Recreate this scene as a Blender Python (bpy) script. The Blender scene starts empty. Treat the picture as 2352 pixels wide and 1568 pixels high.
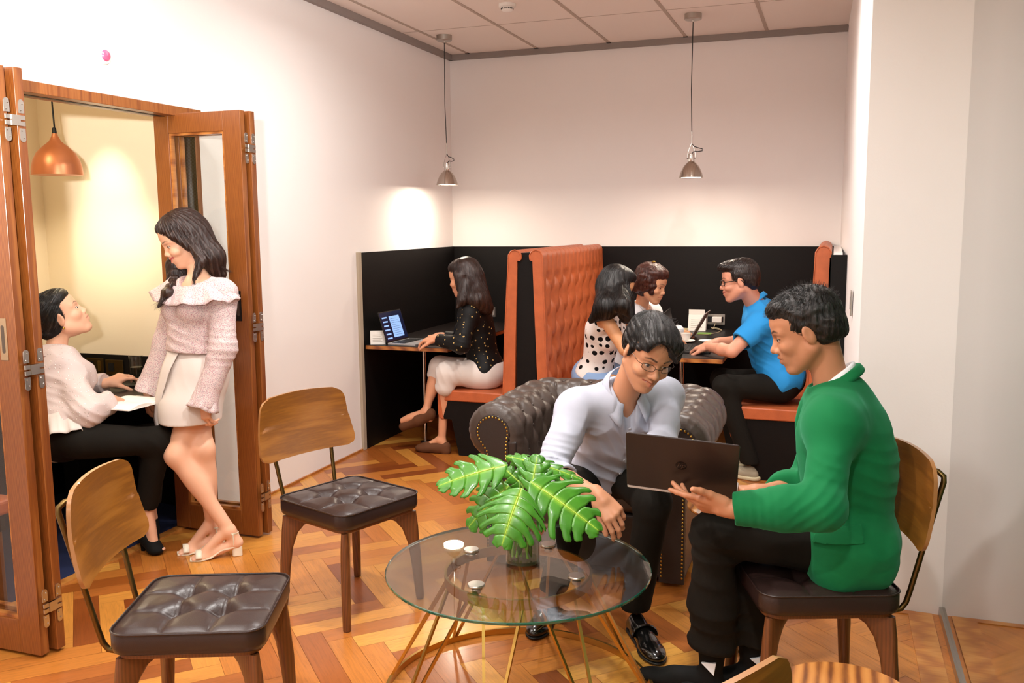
import bpy, math, random
import numpy as np
from mathutils import Vector, Matrix
PI=math.pi; R=math.radians
sc=bpy.context.scene; COL=sc.collection
rnd=random.Random(7)
# ---------------- camera, exposure, world ----------------
def make_camera():
    f,pi_,ro,ya=2080.,.129,-.009,.341
    fw=Vector((-math.sin(ya)*math.cos(pi_),math.cos(ya)*math.cos(pi_),-math.sin(pi_)))
    r=Vector((math.cos(ya),math.sin(ya),0)); u=r.cross(fw)
    r2=r*math.cos(ro)+u*math.sin(ro); u2=-r*math.sin(ro)+u*math.cos(ro)
    cd=bpy.data.cameras.new('camera'); cam=bpy.data.objects.new('camera',cd); COL.objects.link(cam)
    cd.sensor_width=36; cd.lens=36*f/2352; cd.clip_start=.02
    m=Matrix((r2,u2,-fw)).transposed().to_4x4(); m.translation=(3.106,-7.25,1.58)
    cam.matrix_world=m; sc.camera=cam
make_camera()
vs=sc.view_settings; sc.display_settings.display_device='sRGB'
vs.view_transform='Standard'; vs.look='None'; vs.gamma=1; vs.use_curve_mapping=False
vs.exposure=0.38
w=bpy.data.worlds.new('world'); sc.world=w; w.use_nodes=True
w.node_tree.nodes['Background'].inputs[0].default_value=(1,.95,.9,1)
w.node_tree.nodes['Background'].inputs[1].default_value=.25
def lamp(kind,name,loc,energy,color,aim=None,**k):
    d=bpy.data.lights.new(name,kind); d.energy=energy; d.color=color
    for a,b in k.items(): setattr(d,a,b)
    o=bpy.data.objects.new(name,d); COL.objects.link(o); o.location=loc
    if aim is not None: o.rotation_euler=(Vector(aim)-Vector(loc)).to_track_quat('-Z','Y').to_euler()
    return o
WARM=(1,.86,.70); NEU=(1,.965,.93)
# recessed ceiling lamps (fittings are modelled further down), each with its own light
DOWN=[(.42,-4.55),(.42,-6.4),(1.9,-5.9),(1.9,-4.3),(2.95,-6.7),(2.6,-2.7),(1.9,-7.6),(1.1,-2.75)]  # last one is an unseen lamp added to brighten the back of the room
DOWNE=[10,8,24,24,30,18,10,16]
for i,(x,y) in enumerate(DOWN):
    lamp('AREA','ceiling_light',(x,y,2.955),DOWNE[i],NEU,(x,y,0),shape='DISK',size=.16,spread=PI*.9)
# the photographer's flash, bounced off the upper left wall and the ceiling
lamp('SPOT','flash',(2.85,-7.45,1.85),900,(1,.975,.965),(0,-4.75,2.95),spot_size=R(62),spot_blend=1.0,shadow_soft_size=.06)
lamp('AREA','fill_light',(1.5,-8.2,2.93),18,NEU,(1.5,-4.0,.4),shape='RECTANGLE',size=2.4,size_y=.9)  # added fill behind the camera, no fitting there
lamp('AREA','fill_light',(4.35,-5.6,2.9),2,(.95,1,.93),(4.35,-5.6,0),shape='RECTANGLE',size=.6,size_y=1.2)  # added weak fill for the space beyond the partition, no fitting there

# ---------------- materials ----------------
def lin(c):
    if isinstance(c,str):
        c=[int(c[i:i+2],16)/255 for i in (0,2,4)]
        return tuple(((x+.055)/1.055)**2.4 if x>.04045 else x/12.92 for x in c)
    return tuple(c)
MT={}
class N:
    def __init__(s,name):
        s.m=bpy.data.materials.new(name); s.m.use_nodes=True; s.t=s.m.node_tree; s.b=s.t.nodes['Principled BSDF']; s.out=s.t.nodes['Material Output']
    def n(s,typ,**k):
        nd=s.t.nodes.new(typ)
        for a,b in k.items():
            if a in nd.bl_rna.properties: setattr(nd,a,b)
            else:
                key=a.replace('_',' ')
                (nd.inputs[key] if key in nd.inputs else nd.inputs[a]).default_value=b
        return nd
    def l(s,a,b): s.t.links.new(a,b)
    def ramp(s,fac,stops,interp='LINEAR'):
        r=s.n('ShaderNodeValToRGB'); cr=r.color_ramp; cr.interpolation=interp
        while len(cr.elements)<len(stops): cr.elements.new(.5)
        for e,(p,c) in zip(cr.elements,stops): e.position=p; e.color=(*lin(c),1)
        s.l(fac,r.inputs[0]); return r.outputs[0]
    def coord(s,scale=(1,1,1),kind='Object',rot=(0,0,0)):
        tc=s.n('ShaderNodeTexCoord'); mp=s.n('ShaderNodeMapping'); mp.inputs['Scale'].default_value=scale; mp.inputs['Rotation'].default_value=rot
        s.l(tc.outputs[kind],mp.inputs[0]); return mp.outputs[0]
    def noise(s,vec,scale,detail=3,rough=.5,dist=0):
        n=s.n('ShaderNodeTexNoise'); n.inputs['Scale'].default_value=scale; n.inputs['Detail'].default_value=detail; n.inputs['Roughness'].default_value=rough; n.inputs['Distortion'].default_value=dist
        if vec: s.l(vec,n.inputs['Vector'])
        return n.outputs['Fac']
    def bump(s,fac,strength=.2,dist=.002):
        b=s.n('ShaderNodeBump'); b.inputs['Strength'].default_value=strength; b.inputs['Distance'].default_value=dist
        s.l(fac,b.inputs['Height']); s.l(b.outputs[0],s.b.inputs['Normal'])
    def set(s,**k):
        for a,b in k.items():
            i=s.b.inputs[a.replace('_',' ')]; i.default_value=(*lin(b),1) if a in('Base_Color','Emission_Color','Sheen_Tint') else b
def plain(name,c,rough=.5,metal=0,bump=0,bs=200,var=0,**k):
    if name in MT: return MT[name]
    n=N(name); n.set(Base_Color=c,Roughness=rough,Metallic=metal,**k)
    if bump or var:
        v=n.coord(); f=n.noise(v,bs,4)
        if bump: n.bump(f,1,bump)
        if var:
            c0=lin(c); f2=n.noise(v,bs*.1,3)
            n.l(n.ramp(f2,[(.3,tuple(max(0,x*(1-var)) for x in c0)),(.7,tuple(min(1,x*(1+var)) for x in c0))]),n.b.inputs['Base Color'])
    MT[name]=n.m; return n.m
def wood(name,dark,mid,light,rough=.35,scale=(1,1,1),kind='Object',rot=(0,0,0),bands=9,coat=.3):
    n=N(name); v=n.coord(scale,kind,rot)
    wv=n.n('ShaderNodeTexWave',wave_type='BANDS',bands_direction='X'); wv.inputs['Scale'].default_value=bands; wv.inputs['Distortion'].default_value=6; wv.inputs['Detail'].default_value=3; wv.inputs['Detail Scale'].default_value=.7
    n.l(v,wv.inputs[0])
    f=n.noise(v,bands*5,6,.65)
    mx=n.n('ShaderNodeMix',data_type='FLOAT'); mx.inputs[0].default_value=.55; n.l(wv.outputs['Fac'],mx.inputs[2]); n.l(f,mx.inputs[3])
    n.l(n.ramp(mx.outputs[0],[(.25,dark),(.5,mid),(.8,light)]),n.b.inputs['Base Color'])
    n.set(Roughness=rough,Coat_Weight=coat,Coat_Roughness=.2); n.bump(f,.15,.001)
    MT[name]=n.m; return n.m
WALL=plain('wall_paint','f3eeeb',.75,bump=.0003,bs=120)
CEIL=plain('ceiling_tile','efe4dc',.9,bump=.0006,bs=300)
GREY=plain('grey_trim','8f8580',.6)
BLACKP=plain('black_veneer','0b0807',.55,bump=.0004,bs=90,Specular_IOR_Level=.22)
BLACKT=plain('black_table','17110f',.4,bump=.0002,bs=200,Specular_IOR_Level=.35)
ORANGE=plain('orange_leather','b95f36',.42,bump=.0005,bs=180,var=.10)
BROWN=plain('brown_leather','2e201d',.33,bump=.0004,bs=260,Coat_Weight=.15,Coat_Roughness=.25,Specular_IOR_Level=.4)
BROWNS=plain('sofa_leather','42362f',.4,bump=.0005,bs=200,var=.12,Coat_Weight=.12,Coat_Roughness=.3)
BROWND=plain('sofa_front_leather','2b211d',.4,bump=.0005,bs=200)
BRASS=plain('brushed_brass','c8a055',.32,1,bump=.0002,bs=300)
ABRASS=plain('antique_brass','6f5a35',.38,1)
NAIL=plain('nail_brass','c9a24e',.25,1)
CHROME=plain('chrome','d9d6d2',.12,1)
STEEL=plain('satin_steel','b9b5ae',.3,1)
COPPER=plain('copper','d68a60',.36,.7)
DOORW=wood('door_timber','733a12','864a1a','985c28',.4,(30,30,1.6),bands=2,coat=.35)
LEGW=wood('leg_wood','5e361c','693c1e','744322',.35,(22,22,1.6),bands=1.6,coat=.3)
PLYW=wood('ply_oak','84501a','9a601f','a66c2a',.28,(3,3,34),bands=1.1,coat=.5)
PLYD=wood('ply_walnut','4a2814','6e421e','815026',.28,(3,3,34),bands=1.1,coat=.5)
PLYE=plain('ply_edge','9a6a3c',.35,Coat_Weight=.4)
TABW=wood('table_edge','7c4218','a5622a','bd7c3c',.4,(1,1,10),bands=3)
ZEB=wood('zebra_wood','6a3516','a5652c','bf8040',.35,(7,1,1),bands=1.4,coat=.3)
WHITEP=plain('white_plastic','efece6',.4)
PAPER=plain('paper','f4f1ea',.8)
BLUEC=plain('blue_carpet','12204a',.95,bump=.002,bs=400)
CABW=plain('cabin_wall_paint','f2e3c6',.75,bump=.0003,bs=120)
DARKP=plain('dark_plastic','15120f',.35)
BLKM=plain('black_rubber','0c0b0b',.5)
def glassm(name,tint,refl=1.0,rough=0.0,ior=1.45):
    n=N(name); t=n.t; t.nodes.remove(n.b)
    tr=n.n('ShaderNodeBsdfTransparent'); tr.inputs[0].default_value=(*tint,1)
    gl=n.n('ShaderNodeBsdfGlossy'); gl.inputs['Roughness'].default_value=rough
    fr=n.n('ShaderNodeFresnel'); fr.inputs[0].default_value=ior
    ge=n.n('ShaderNodeNewGeometry'); io=n.n('ShaderNodeMix',data_type='FLOAT'); io.inputs[2].default_value=ior; io.inputs[3].default_value=1/ior; n.l(ge.outputs['Backfacing'],io.inputs[0]); n.l(io.outputs[0],fr.inputs[0])
    ma=n.n('ShaderNodeMath',operation='MULTIPLY'); ma.inputs[1].default_value=refl; n.l(fr.outputs[0],ma.inputs[0])
    ma.use_clamp=True
    mx=n.n('ShaderNodeMixShader'); n.l(ma.outputs[0],mx.inputs[0]); n.l(tr.outputs[0],mx.inputs[1]); n.l(gl.outputs[0],mx.inputs[2]); n.l(mx.outputs[0],n.out.inputs[0])
    MT[name]=n.m; return n.m
TGLASS=glassm('table_glass',(.94,.965,.95),2.1)
GEDGE=plain('glass_edge','0f5a48',.08,0,Coat_Weight=1.0,Transmission_Weight=.25)
PANE=glassm('pane_glass',(.95,.96,.95),1.0)
PGLASS=glassm('partition_glass',(.52,.69,.57),2.2,.04)
VGLASS=glassm('vase_glass',(.97,.98,.97),1.3)
WATER=glassm('water',(.90,.93,.86),.8,ior=1.33)
def emis(name,c,s):
    n=N(name); n.set(Base_Color=c,Emission_Color=c,Emission_Strength=s); return n.m
GLOW=emis('lamp_glow','fff1d8',14); GLOWS=emis('lamp_inner','fff0d2',3.0); DGLOW=emis('downlight_glow','fff6ea',8)
SCREEN=None

def atp(px,py,t):   # world point at distance t along the view axis
    f_=Vector((-.3316,.9347,-.1286)); import math as m
    ya,pi_,ro=.341,.129,-.009
    fw=Vector((-m.sin(ya)*m.cos(pi_),m.cos(ya)*m.cos(pi_),-m.sin(pi_))); r=Vector((m.cos(ya),m.sin(ya),0)); u=r.cross(fw)
    r2=r*m.cos(ro)+u*m.sin(ro); u2=-r*m.sin(ro)+u*m.cos(ro)
    return np.array(Vector((3.106,-7.25,1.58))+(fw+r2*((px-1176)/2080)-u2*((py-784)/2080))*t)
# ---------------- mesh helpers ----------------
WM={}
def link(name,me,parent=None):
    o=bpy.data.objects.new(name,me); COL.objects.link(o)
    if parent is not None: o.parent=parent; WM[o.name]=WM[parent.name]
    else: WM[o.name]=Matrix.Identity(4)
    return o
def tag(o,label=None,cat=None,group=None,kind=None):
    if label: o['label']=label
    if cat: o['category']=cat
    if group: o['group']=group
    if kind: o['kind']=kind
    return o
def thing(name,label,cat,loc=(0,0,0),rz=0,group=None):
    o=bpy.data.objects.new(name,None); COL.objects.link(o); o.empty_display_size=.05
    o.location=loc; o.rotation_euler=(0,0,rz)
    WM[o.name]=Matrix.Translation(loc)@Matrix.Rotation(rz,4,'Z')
    return tag(o,label,cat,group)
class G:
    def __init__(s): s.v=[];s.f=[];s.mi=[];s.cur=0
    def add(s,V,F):
        b=len(s.v); s.v+= [tuple(map(float,p)) for p in V]; s.f+=[tuple(int(i)+b for i in f) for f in F]; s.mi+=[s.cur]*len(F); return s
    def box(s,a,b):
        x0,y0,z0=[min(p,q) for p,q in zip(a,b)];x1,y1,z1=[max(p,q) for p,q in zip(a,b)]
        return s.add([(x0,y0,z0),(x1,y0,z0),(x1,y1,z0),(x0,y1,z0),(x0,y0,z1),(x1,y0,z1),(x1,y1,z1),(x0,y1,z1)],[(0,3,2,1),(4,5,6,7),(0,1,5,4),(1,2,6,5),(2,3,7,6),(3,0,4,7)])
    def tube(s,pts,r,n=10,closed=False,caps=True,sq=None):
        P=[Vector(p) for p in pts]; m=len(P); rs=r if hasattr(r,'__len__') else [r]*m
        V=[];prev=None
        for i in range(m):
            a=P[(i-1)%m] if (closed or i>0) else P[i]; b=P[(i+1)%m] if (closed or i<m-1) else P[i]
            t=(b-a); t=t.normalized() if t.length>1e-9 else Vector((0,0,1))
            if prev is None:
                up=Vector((0,0,1)) if abs(t.z)<.9 else Vector((0,1,0)); x=t.cross(up).normalized()
            else: x=(prev-t*prev.dot(t)); x=x.normalized() if x.length>1e-6 else t.orthogonal().normalized()
            prev=x; y=t.cross(x)
            for k in range(n):
                a_=2*PI*k/n; cx,cy=math.cos(a_),math.sin(a_)
                if sq: cx=max(-.7072,min(.7072,cx))*1.414*sq[0]; cy=max(-.7072,min(.7072,cy))*1.414*sq[1]
                V.append(P[i]+(x*cx+y*cy)*rs[i])
        F=[]
        for i in range(m if closed else m-1):
            for k in range(n): F.append((i*n+k,i*n+(k+1)%n,((i+1)%m)*n+(k+1)%n,((i+1)%m)*n+k))
        if caps and not closed: F.append(tuple(range(n-1,-1,-1))); F.append(tuple((m-1)*n+k for k in range(n)))
        return s.add(V,F)
    def lathe(s,prof,c=(0,0,0),n=32,ax=None):
        V=[];F=[];m=len(prof)
        q=Vector((0,0,1)).rotation_difference(Vector(ax)).to_matrix() if ax else None
        for (r,z) in prof:
            for k in range(n):
                a=2*PI*k/n; p=Vector((max(r,1e-5)*math.cos(a),max(r,1e-5)*math.sin(a),z))
                if q: p=q@p
                V.append(p+Vector(c))
        for i in range(m-1):
            for k in range(n): F.append((i*n+k,i*n+(k+1)%n,(i+1)*n+(k+1)%n,(i+1)*n+k))
        if prof[0][0]>1e-4: F.append(tuple(range(n-1,-1,-1)))
        if prof[-1][0]>1e-4: F.append(tuple((m-1)*n+k for k in range(n)))
        return s.add(V,F)
    def ball(s,c,r,n=12,sc_=(1,1,1)):
        V=[];F=[];h=n//2+1
        for i in range(h+1):
            t=PI*i/h
            for k in range(n):
                a=2*PI*k/n; V.append((c[0]+r*sc_[0]*math.sin(t)*math.cos(a),c[1]+r*sc_[1]*math.sin(t)*math.sin(a),c[2]+r*sc_[2]*math.cos(t)))
        for i in range(h):
            for k in range(n): F.append((i*n+k,(i+1)*n+k,(i+1)*n+(k+1)%n,i*n+(k+1)%n))
        return s.add(V,F)
    def prism(s,poly,a,b,ax=2):
        # poly 2d extruded from a to b along axis ax
        n=len(poly); V=[]
        for h in (a,b):
            for (p,q) in poly: V.append({2:(p,q,h),1:(p,h,q),0:(h,p,q)}[ax])
        F=[tuple(range(n-1,-1,-1)),tuple(range(n,2*n))]+[(i,(i+1)%n,n+(i+1)%n,n+i) for i in range(n)]
        return s.add(V,F)
    def grid(s,A,closed_u=False,closed_v=False):
        m,n=A.shape[:2]; F=[]
        for i in range(m if closed_u else m-1):
            for j in range(n if closed_v else n-1): F.append((i*n+j,((i+1)%m)*n+j,((i+1)%m)*n+(j+1)%n,i*n+(j+1)%n))
        return s.add(A.reshape(-1,3),F)
    def build(s,name,mats,parent=None,smooth=True,bevel=0,local=False,fix=True,auto=40,sub=0,solid=0):
        me=bpy.data.meshes.new(name); V=s.v
        if parent is not None and not local:
            inv=WM[parent.name].inverted(); V=[tuple(inv@Vector(p)) for p in V]
        me.from_pydata(V,[],s.f)
        for m in (mats if isinstance(mats,(list,tuple)) else [mats]): me.materials.append(m)
        if len(set(s.mi))>1: me.polygons.foreach_set('material_index',s.mi)
        if fix:
            import bmesh
            bm=bmesh.new(); bm.from_mesh(me); bmesh.ops.recalc_face_normals(bm,faces=bm.faces); bm.to_mesh(me); bm.free()
        if smooth:
            me.polygons.foreach_set('use_smooth',[True]*len(me.polygons))
            try: me.set_sharp_from_angle(angle=R(auto))
            except Exception: pass
        me.update(); o=link(name,me,parent)
        if bevel:
            b=o.modifiers.new('b','BEVEL'); b.width=bevel; b.segments=3; b.limit_method='ANGLE'; b.angle_limit=R(50)
        if solid:
            q=o.modifiers.new('s','SOLIDIFY'); q.thickness=solid; q.offset=0
        if sub:
            q=o.modifiers.new('u','SUBSURF'); q.levels=sub; q.render_levels=sub
        return o
def struct(name,g,m,**k): o=g.build(name,m,**k); o['kind']='structure'; return o
def dup(root,loc,rz,label,group=None):
    r=root.copy(); COL.objects.link(r); r.location=loc; r.rotation_euler=(0,0,rz); r['label']=label
    if group: r['group']=group
    def rec(a,b):
        for ch in list(a.children):
            c=ch.copy(); COL.objects.link(c); c.parent=b; c.matrix_parent_inverse=ch.matrix_parent_inverse.copy(); rec(ch,c)
    rec(root,r); return r
def arc(cx,cy,r,a0,a1,n): return [(cx+r*math.cos(R(a0+(a1-a0)*i/n)),cy+r*math.sin(R(a0+(a1-a0)*i/n))) for i in range(n+1)]
def rrect(w,h,r,n=6,cx=0,cy=0):
    w/=2;h/=2;o=[]
    for (sx,sy,a) in ((1,1,0),(-1,1,90),(-1,-1,180),(1,-1,270)): o+=[(cx+p,cy+q) for p,q in arc(sx*(w-r),sy*(h-r),r,a,a+90,n)]
    return o
# ---------------- room shell ----------------
ZC=2.99
def floor():
    W,L=.0975,.4875; s2=math.sqrt(.5)
    vx,vy=1.051,-3.698
    A=Vector((s2,-s2)); B=Vector((s2,s2))   # plank axes
    import bmesh
    x0,x1,y0,y1=-.11,5.2,-8.5,0.0
    V=[];F=[];col=[];uv=[]
    def clip(poly):
        for ax,lim,sg in ((0,x0,1),(0,x1,-1),(1,y0,1),(1,y1,-1)):
            out=[]
            for i in range(len(poly)):
                a,b=poly[i],poly[(i+1)%len(poly)]; da,db=sg*(a[0][ax]-lim),sg*(b[0][ax]-lim)
                if da>=0: out.append(a)
                if (da>=0)!=(db>=0):
                    t=da/(da-db); out.append((a[0]+(b[0]-a[0])*t,a[1]+(b[1]-a[1])*t))
            poly=out
            if len(poly)<3: return []
        return poly
    def plank(u,v,du,dv,seed):
        O=Vector((vx,vy)); g=.0006
        cs=[(u+g,v+g),(u+du-g,v+g),(u+du-g,v+dv-g),(u+g,v+dv-g)]
        poly=[]
        for (p,q) in cs:
            wpt=O+A*p+B*q
            l=(p-u,q-v) if du>dv else (q-v,p-u)
            poly.append((wpt,Vector((l[0]+seed*7.3,l[1]+seed*3.1))))
        if max(p[0].x for p in poly)<x0 or min(p[0].x for p in poly)>x1 or max(p[0].y for p in poly)<y0 or min(p[0].y for p in poly)>y1: return
        poly=clip(poly)
        if len(poly)<3: return
        b=len(V)
        for p,q in poly: V.append((p.x,p.y,0)); uv.append((q.x,q.y))
        F.append(tuple(range(b,b+len(poly)))); col.append(seed)
    r=random.Random(3)
    for j in range(-14,15):
        for i in range(-110,111):
            u=i*W+j*L; v=i*W-j*L
            plank(u,v,L,W,r.random()); plank(u,v+W,W,L,r.random())
    me=bpy.data.meshes.new('floor')
    b=len(V); V+=[(x0,y0,-.002),(x1,y0,-.002),(x1,y1,-.002),(x0,y1,-.002)]; F.append((b,b+1,b+2,b+3)); col.append(-1); uv+=[(0,0)]*4
    me.from_pydata(V,[],F)
    at=me.attributes.new('tone','FLOAT','FACE'); at.data.foreach_set('value',col)
    ul=me.uv_layers.new(name='UVMap')
    flat=[]
    for f in F:
        for i in f: flat+=uv[i]
    ul.data.foreach_set('uv',flat)
    n=N('parquet')
    a=n.n('ShaderNodeAttribute',attribute_name='tone')
    c=n.ramp(a.outputs['Fac'],[(0,'85421b'),(.08,'9c5520'),(.22,'b0662b'),(.55,'c07831'),(.85,'cf8b3c'),(1,'d99d48')])
    v=n.coord((1.2,22,1),'UV'); f=n.noise(v,5,7,.7,1.2)
    g=n.ramp(f,[(.25,(.55,.55,.55)),(.5,(.92,.92,.92)),(.75,(1.12,1.08,1.0))])
    mx=n.n('ShaderNodeMix',data_type='RGBA',blend_type='MULTIPLY'); mx.inputs[0].default_value=.85
    n.l(c,mx.inputs[6]); n.l(g,mx.inputs[7]); n.l(mx.outputs[2],n.b.inputs['Base Color'])
    n.set(Roughness=.33,Coat_Weight=.25,Coat_Roughness=.15); n.bump(f,.08,.001)
    me.materials.append(n.m); o=link('floor',me); o['kind']='structure'
floor()
def ceiling():
    g=G(); g.box((-.15,-8.5,ZC),(5.3,.1,ZC+.1))
    xs=[.18+.6*i for i in range(-1,9)]; ys=[-.97-.6*2*i for i in range(7)]
    TLINE=plain('ceiling_grid','b5a497',.7); g.cur=2
    for x in xs:
        if x>-.1: g.box((x-.012,-8.5,ZC-.0035),(x+.012,-.02,ZC+.001))
    for y in ys: g.box((0,y-.004,ZC-.0015),(5.2,y+.004,ZC+.001))
    g.cur=1
    for x in xs[1:5]: g.box((x-.016,-.06,ZC-.006),(x+.016,-.03,ZC-.001))
    gr=G(); gr.v,gr.f,gr.mi=[],[],[]
    struct('ceiling',g,[CEIL,BLKM,TLINE],smooth=False)
    g=G(); g.box((0,-8.5,2.945),(.035,0,ZC)); g.box((0,-.035,2.945),(3.145,0,ZC)); struct('trim_1',g,GREY,smooth=False)
ceiling()
g=G().box((-.11,-3.33,0),(0,.1,3.1)).box((-.11,-5.0,2.172),(0,-3.33,3.1)).box((-.11,-8.5,0),(0,-5.0,3.1)); struct('wall_left',g,WALL,smooth=False)
g=G().box((0,0,0),(3.3,.1,3.1)); struct('wall_back',g,WALL,smooth=False)
g=G().prism([(3.15,.0),(3.215,-3.395),(3.56,-3.395),(3.56,0)],0,3.1,2); struct('wall_right',g,WALL,smooth=False)
g=G().box((3.56,-3.395,0),(5.2,-3.3,3.1)); struct('wall_far',g,WALL,smooth=False)
g=G().box((5.2,-8.5,0),(5.3,-3.3,3.1)); struct('wall_side',g,WALL,smooth=False)
g=G().box((-.15,-8.6,0),(5.3,-8.5,3.1)); struct('wall_front',g,WALL,smooth=False)
# glass partition with its channel
g=G().box((3.566,-8.5,.03),(3.578,-3.397,2.95)); struct('window_1',g,PGLASS,smooth=False)
g=G().box((3.555,-8.5,0),(3.589,-3.397,.035)).box((3.555,-8.5,2.94),(3.589,-3.397,ZC)); struct('trim_2',g,STEEL,smooth=False)
BORD=wood('border_timber','a8642c','bd7a36','cc8d48',.35,(1,9,1),bands=2)
# timber border strips along the walls
g=G().box((0,-3.33,.0005),(.012,-1.68,.012)); struct('baseboard_left',g,BORD,smooth=False)
g=G().box((3.215,-3.43,.0004),(3.47,-3.397,.004)).box((3.44,-8.5,.0005),(3.53,-3.40,.0045)).box((3.6,-3.44,.0005),(5.2,-3.397,.004)); struct('baseboard_right',g,BORD,smooth=False)
# black wainscot around the booths
g=G().box((0,-1.657,0),(.018,0,1.392)).box((.018,-.018,0),(3.145,0,1.392)); struct('trim_3',g,BLACKP,smooth=False)
g=G().box((0,-1.70,.0),(.02,-1.6575,1.396)); struct('trim_4',g,plain('edge_trim','b3a590',.5),smooth=False,bevel=.002)
# cabin
g=G().box((-1.32,-5.6,0),(-1.22,-3.0,2.7)); struct('wall_cabin_back',g,CABW,smooth=False)
g=G().box((-1.22,-3.15,0),(-.11,-3.05,2.7)); struct('wall_cabin_right',g,CABW,smooth=False)
g=G().box((-1.22,-5.6,0),(-.11,-5.5,2.7)); struct('wall_cabin_left',g,CABW,smooth=False)
g=G().box((-1.32,-5.6,2.6),(-.11,-3.05,2.7)); struct('ceiling_cabin',g,CABW,smooth=False)
g=G().box((-1.22,-5.5,-.02),(-.11,-3.15,.004)); struct('floor_cabin',g,BLUEC,smooth=False)
g=G().box((-1.22,-5.5,.004),(-1.205,-3.15,.855)).box((-1.205,-3.165,.004),(-.11,-3.15,.855)); struct('trim_5',g,BLACKP,smooth=False)
# door frame
g=G().box((-.125,-5.0,2.125),(.018,-3.29,2.172)).box((-.125,-3.33,0),(.004,-3.295,2.125)).box((-.125,-5.0,0),(.018,-4.965,2.125)); g.cur=1; g.box((-.075,-4.965,2.123),(-.045,-3.33,2.128))
struct('trim_6',g,[DOORW,BLKM],smooth=False,bevel=.003)
g=G().box((-.13,-5.0,.0),(-.08,-3.33,.008)); struct('trim_7',g,BORD,smooth=False)

def hinge(parent,x,y0,y1,z):
    g=G()
    for y in (y0,y1):
        for s in (-1,1):
            P=[(y+p*.0115,z+s*.042+q*.0115+ (0)) for p,q in arc(0,0,1,0,180,8)]
            P=[(y+.0115*math.cos(a),z+s*.062+s*.0115*math.sin(a)) for a in np.linspace(0,PI,9)]+[(y-.0115,z+s*.026),(y+.0115,z+s*.026)]
            g.prism(P,x,x+.0025,0)
            for k in (.035,.058): g.ball((x+.003,y+.004*(1 if k>.04 else -1),z+s*k),.0028,8)
    g.box((x,y0-.010,z-.018),(x+.006,y1+.010,z-.003)); g.box((x,y0-.010,z+.003),(x+.006,y1+.010,z+.018)); g.box((x,y0+.012,z-.018),(x+.009,y1-.012,z+.018))
    o=g.build('hinge',STEEL,parent,smooth=False)
def leaf_pair(label,x0,x1,ya,yb,hz,order,handle):
    # ya = leaf nearer the camera
    roots=[]
    for k,y in enumerate((ya,yb)):
        t=thing('folding_door_leaf',label[k],'door',((x0+x1)/2,y,0.01),0,'folding doors of the cabin')
        a,b=y-.019,y+.019; xa=x0+(.012 if k else 0); xb=x1+(.016 if k else 0)
        g=G().box((xa,a,.012),(xa+.087,b,2.135)).box((xb-.1,a,.012),(xb,b,2.135)).box((xa+.087,a,.012),(xb-.1,b,.14)).box((xa+.087,a,2.04),(xb-.1,b,2.135))
        f=g.build('frame',DOORW,t,smooth=False,bevel=.003)
        g=G()
        for (p,q,r_,s_) in ((xa+.087,xa+.097,.14,2.04),(xb-.11,xb-.1,.14,2.04)): g.box((p,a+.006,r_),(q,b-.006,s_))
        g.box((xa+.097,a+.006,.14),(xb-.11,b-.006,.152)).box((xa+.097,a+.006,2.028),(xb-.11,b-.006,2.04)); g.build('glazing_bead',TABW,t,smooth=False)
        g=G().box((xa+.092,y-.003,.145),(xb-.105,y+.003,2.035)); g.build('pane',PANE,t,smooth=False)
        if k==0:
            zc=1.19; xh=xb-.058
            g=G(); g.prism(rrect(.034,.15,.002,2,xh,zc),a-.003,a+.002,1); h=g.build('flush_handle',handle,t,smooth=False,bevel=.001)
            g=G(); g.prism(rrect(.015,.1,.007,5,xh,zc),a-.0035,a-.0031,1); h2=g.build('recess',plain('handle_recess','6b6055',.35,.8),h,smooth=False)
        if k==1:
            for z in hz: hinge(t,xb+.0005,ya,yb,z)
        roots.append(t)
    return roots
leaf_pair(('folding timber door leaf with glass pane behind the standing woman','narrow timber door leaf edge folded behind the leaf the woman leans by'),-.117,.394,-3.470,-3.412,(1.955,1.082,.213),0,plain('dark_handle','2a2622',.35,.6))
leaf_pair(('left foremost folding timber door leaf with pale recessed handle at photo edge','timber door leaf folded between the left foremost leaf and the seated woman'),-.113,.398,-4.828,-4.768,(1.952,1.079,.192),0,plain('pale_handle','b59c7c',.4,.7))

# ---------------- ceiling fittings ----------------
for i,(x,y) in enumerate(DOWN):
    t=thing('ceiling_light',['round recessed ceiling light by the left wall above the cabin door','round recessed ceiling light by the left wall near the photographer','round recessed ceiling light near the middle of the room','round recessed ceiling light above the glass coffee table','round recessed ceiling light by the glass partition','round recessed ceiling light in front of the right booth','round recessed ceiling light behind the photographer','round recessed ceiling light in front of the left booth'][i],'ceiling light',(x,y,ZC),0,'recessed ceiling lights')
    G().lathe([(.075,-.006),(.1,-.006),(.1,.0),(.075,-.001)],(x,y,ZC)).build('rim',WHITEP,t)
    G().lathe([(.0,-.0025),(.075,-.0025)],(x,y,ZC)).build('lens',DGLOW,t)
t=thing('smoke_detector','round white smoke detector on the ceiling tile','smoke detector',(1.06,-1.52,ZC))
G().lathe([(.055,0),(.055,-.018),(.05,-.022)],(1.06,-1.52,ZC)).build('base',WHITEP,t)
g=G().lathe([(.038,-.022),(.038,-.04),(.03,-.046),(.012,-.05),(0,-.052)],(1.06,-1.52,ZC)); g.build('sensor_cap',WHITEP,t)
g=G()
for k in range(18):
    a=2*PI*k/18; p=(1.06+.0385*math.cos(a),-1.52+.0385*math.sin(a)); g.box((p[0]-.002,p[1]-.002,ZC-.036),(p[0]+.002,p[1]+.002,ZC-.026))
g.build('vent_slots',BLKM,t,smooth=False)
o=G().lathe([(.022,0),(.022,-.004),(.0,-.006)],(1.03,-1.72,ZC)).build('sprinkler_cap',STEEL); tag(o,'small grey cover disc on the ceiling beside the smoke detector','ceiling cap')
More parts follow.
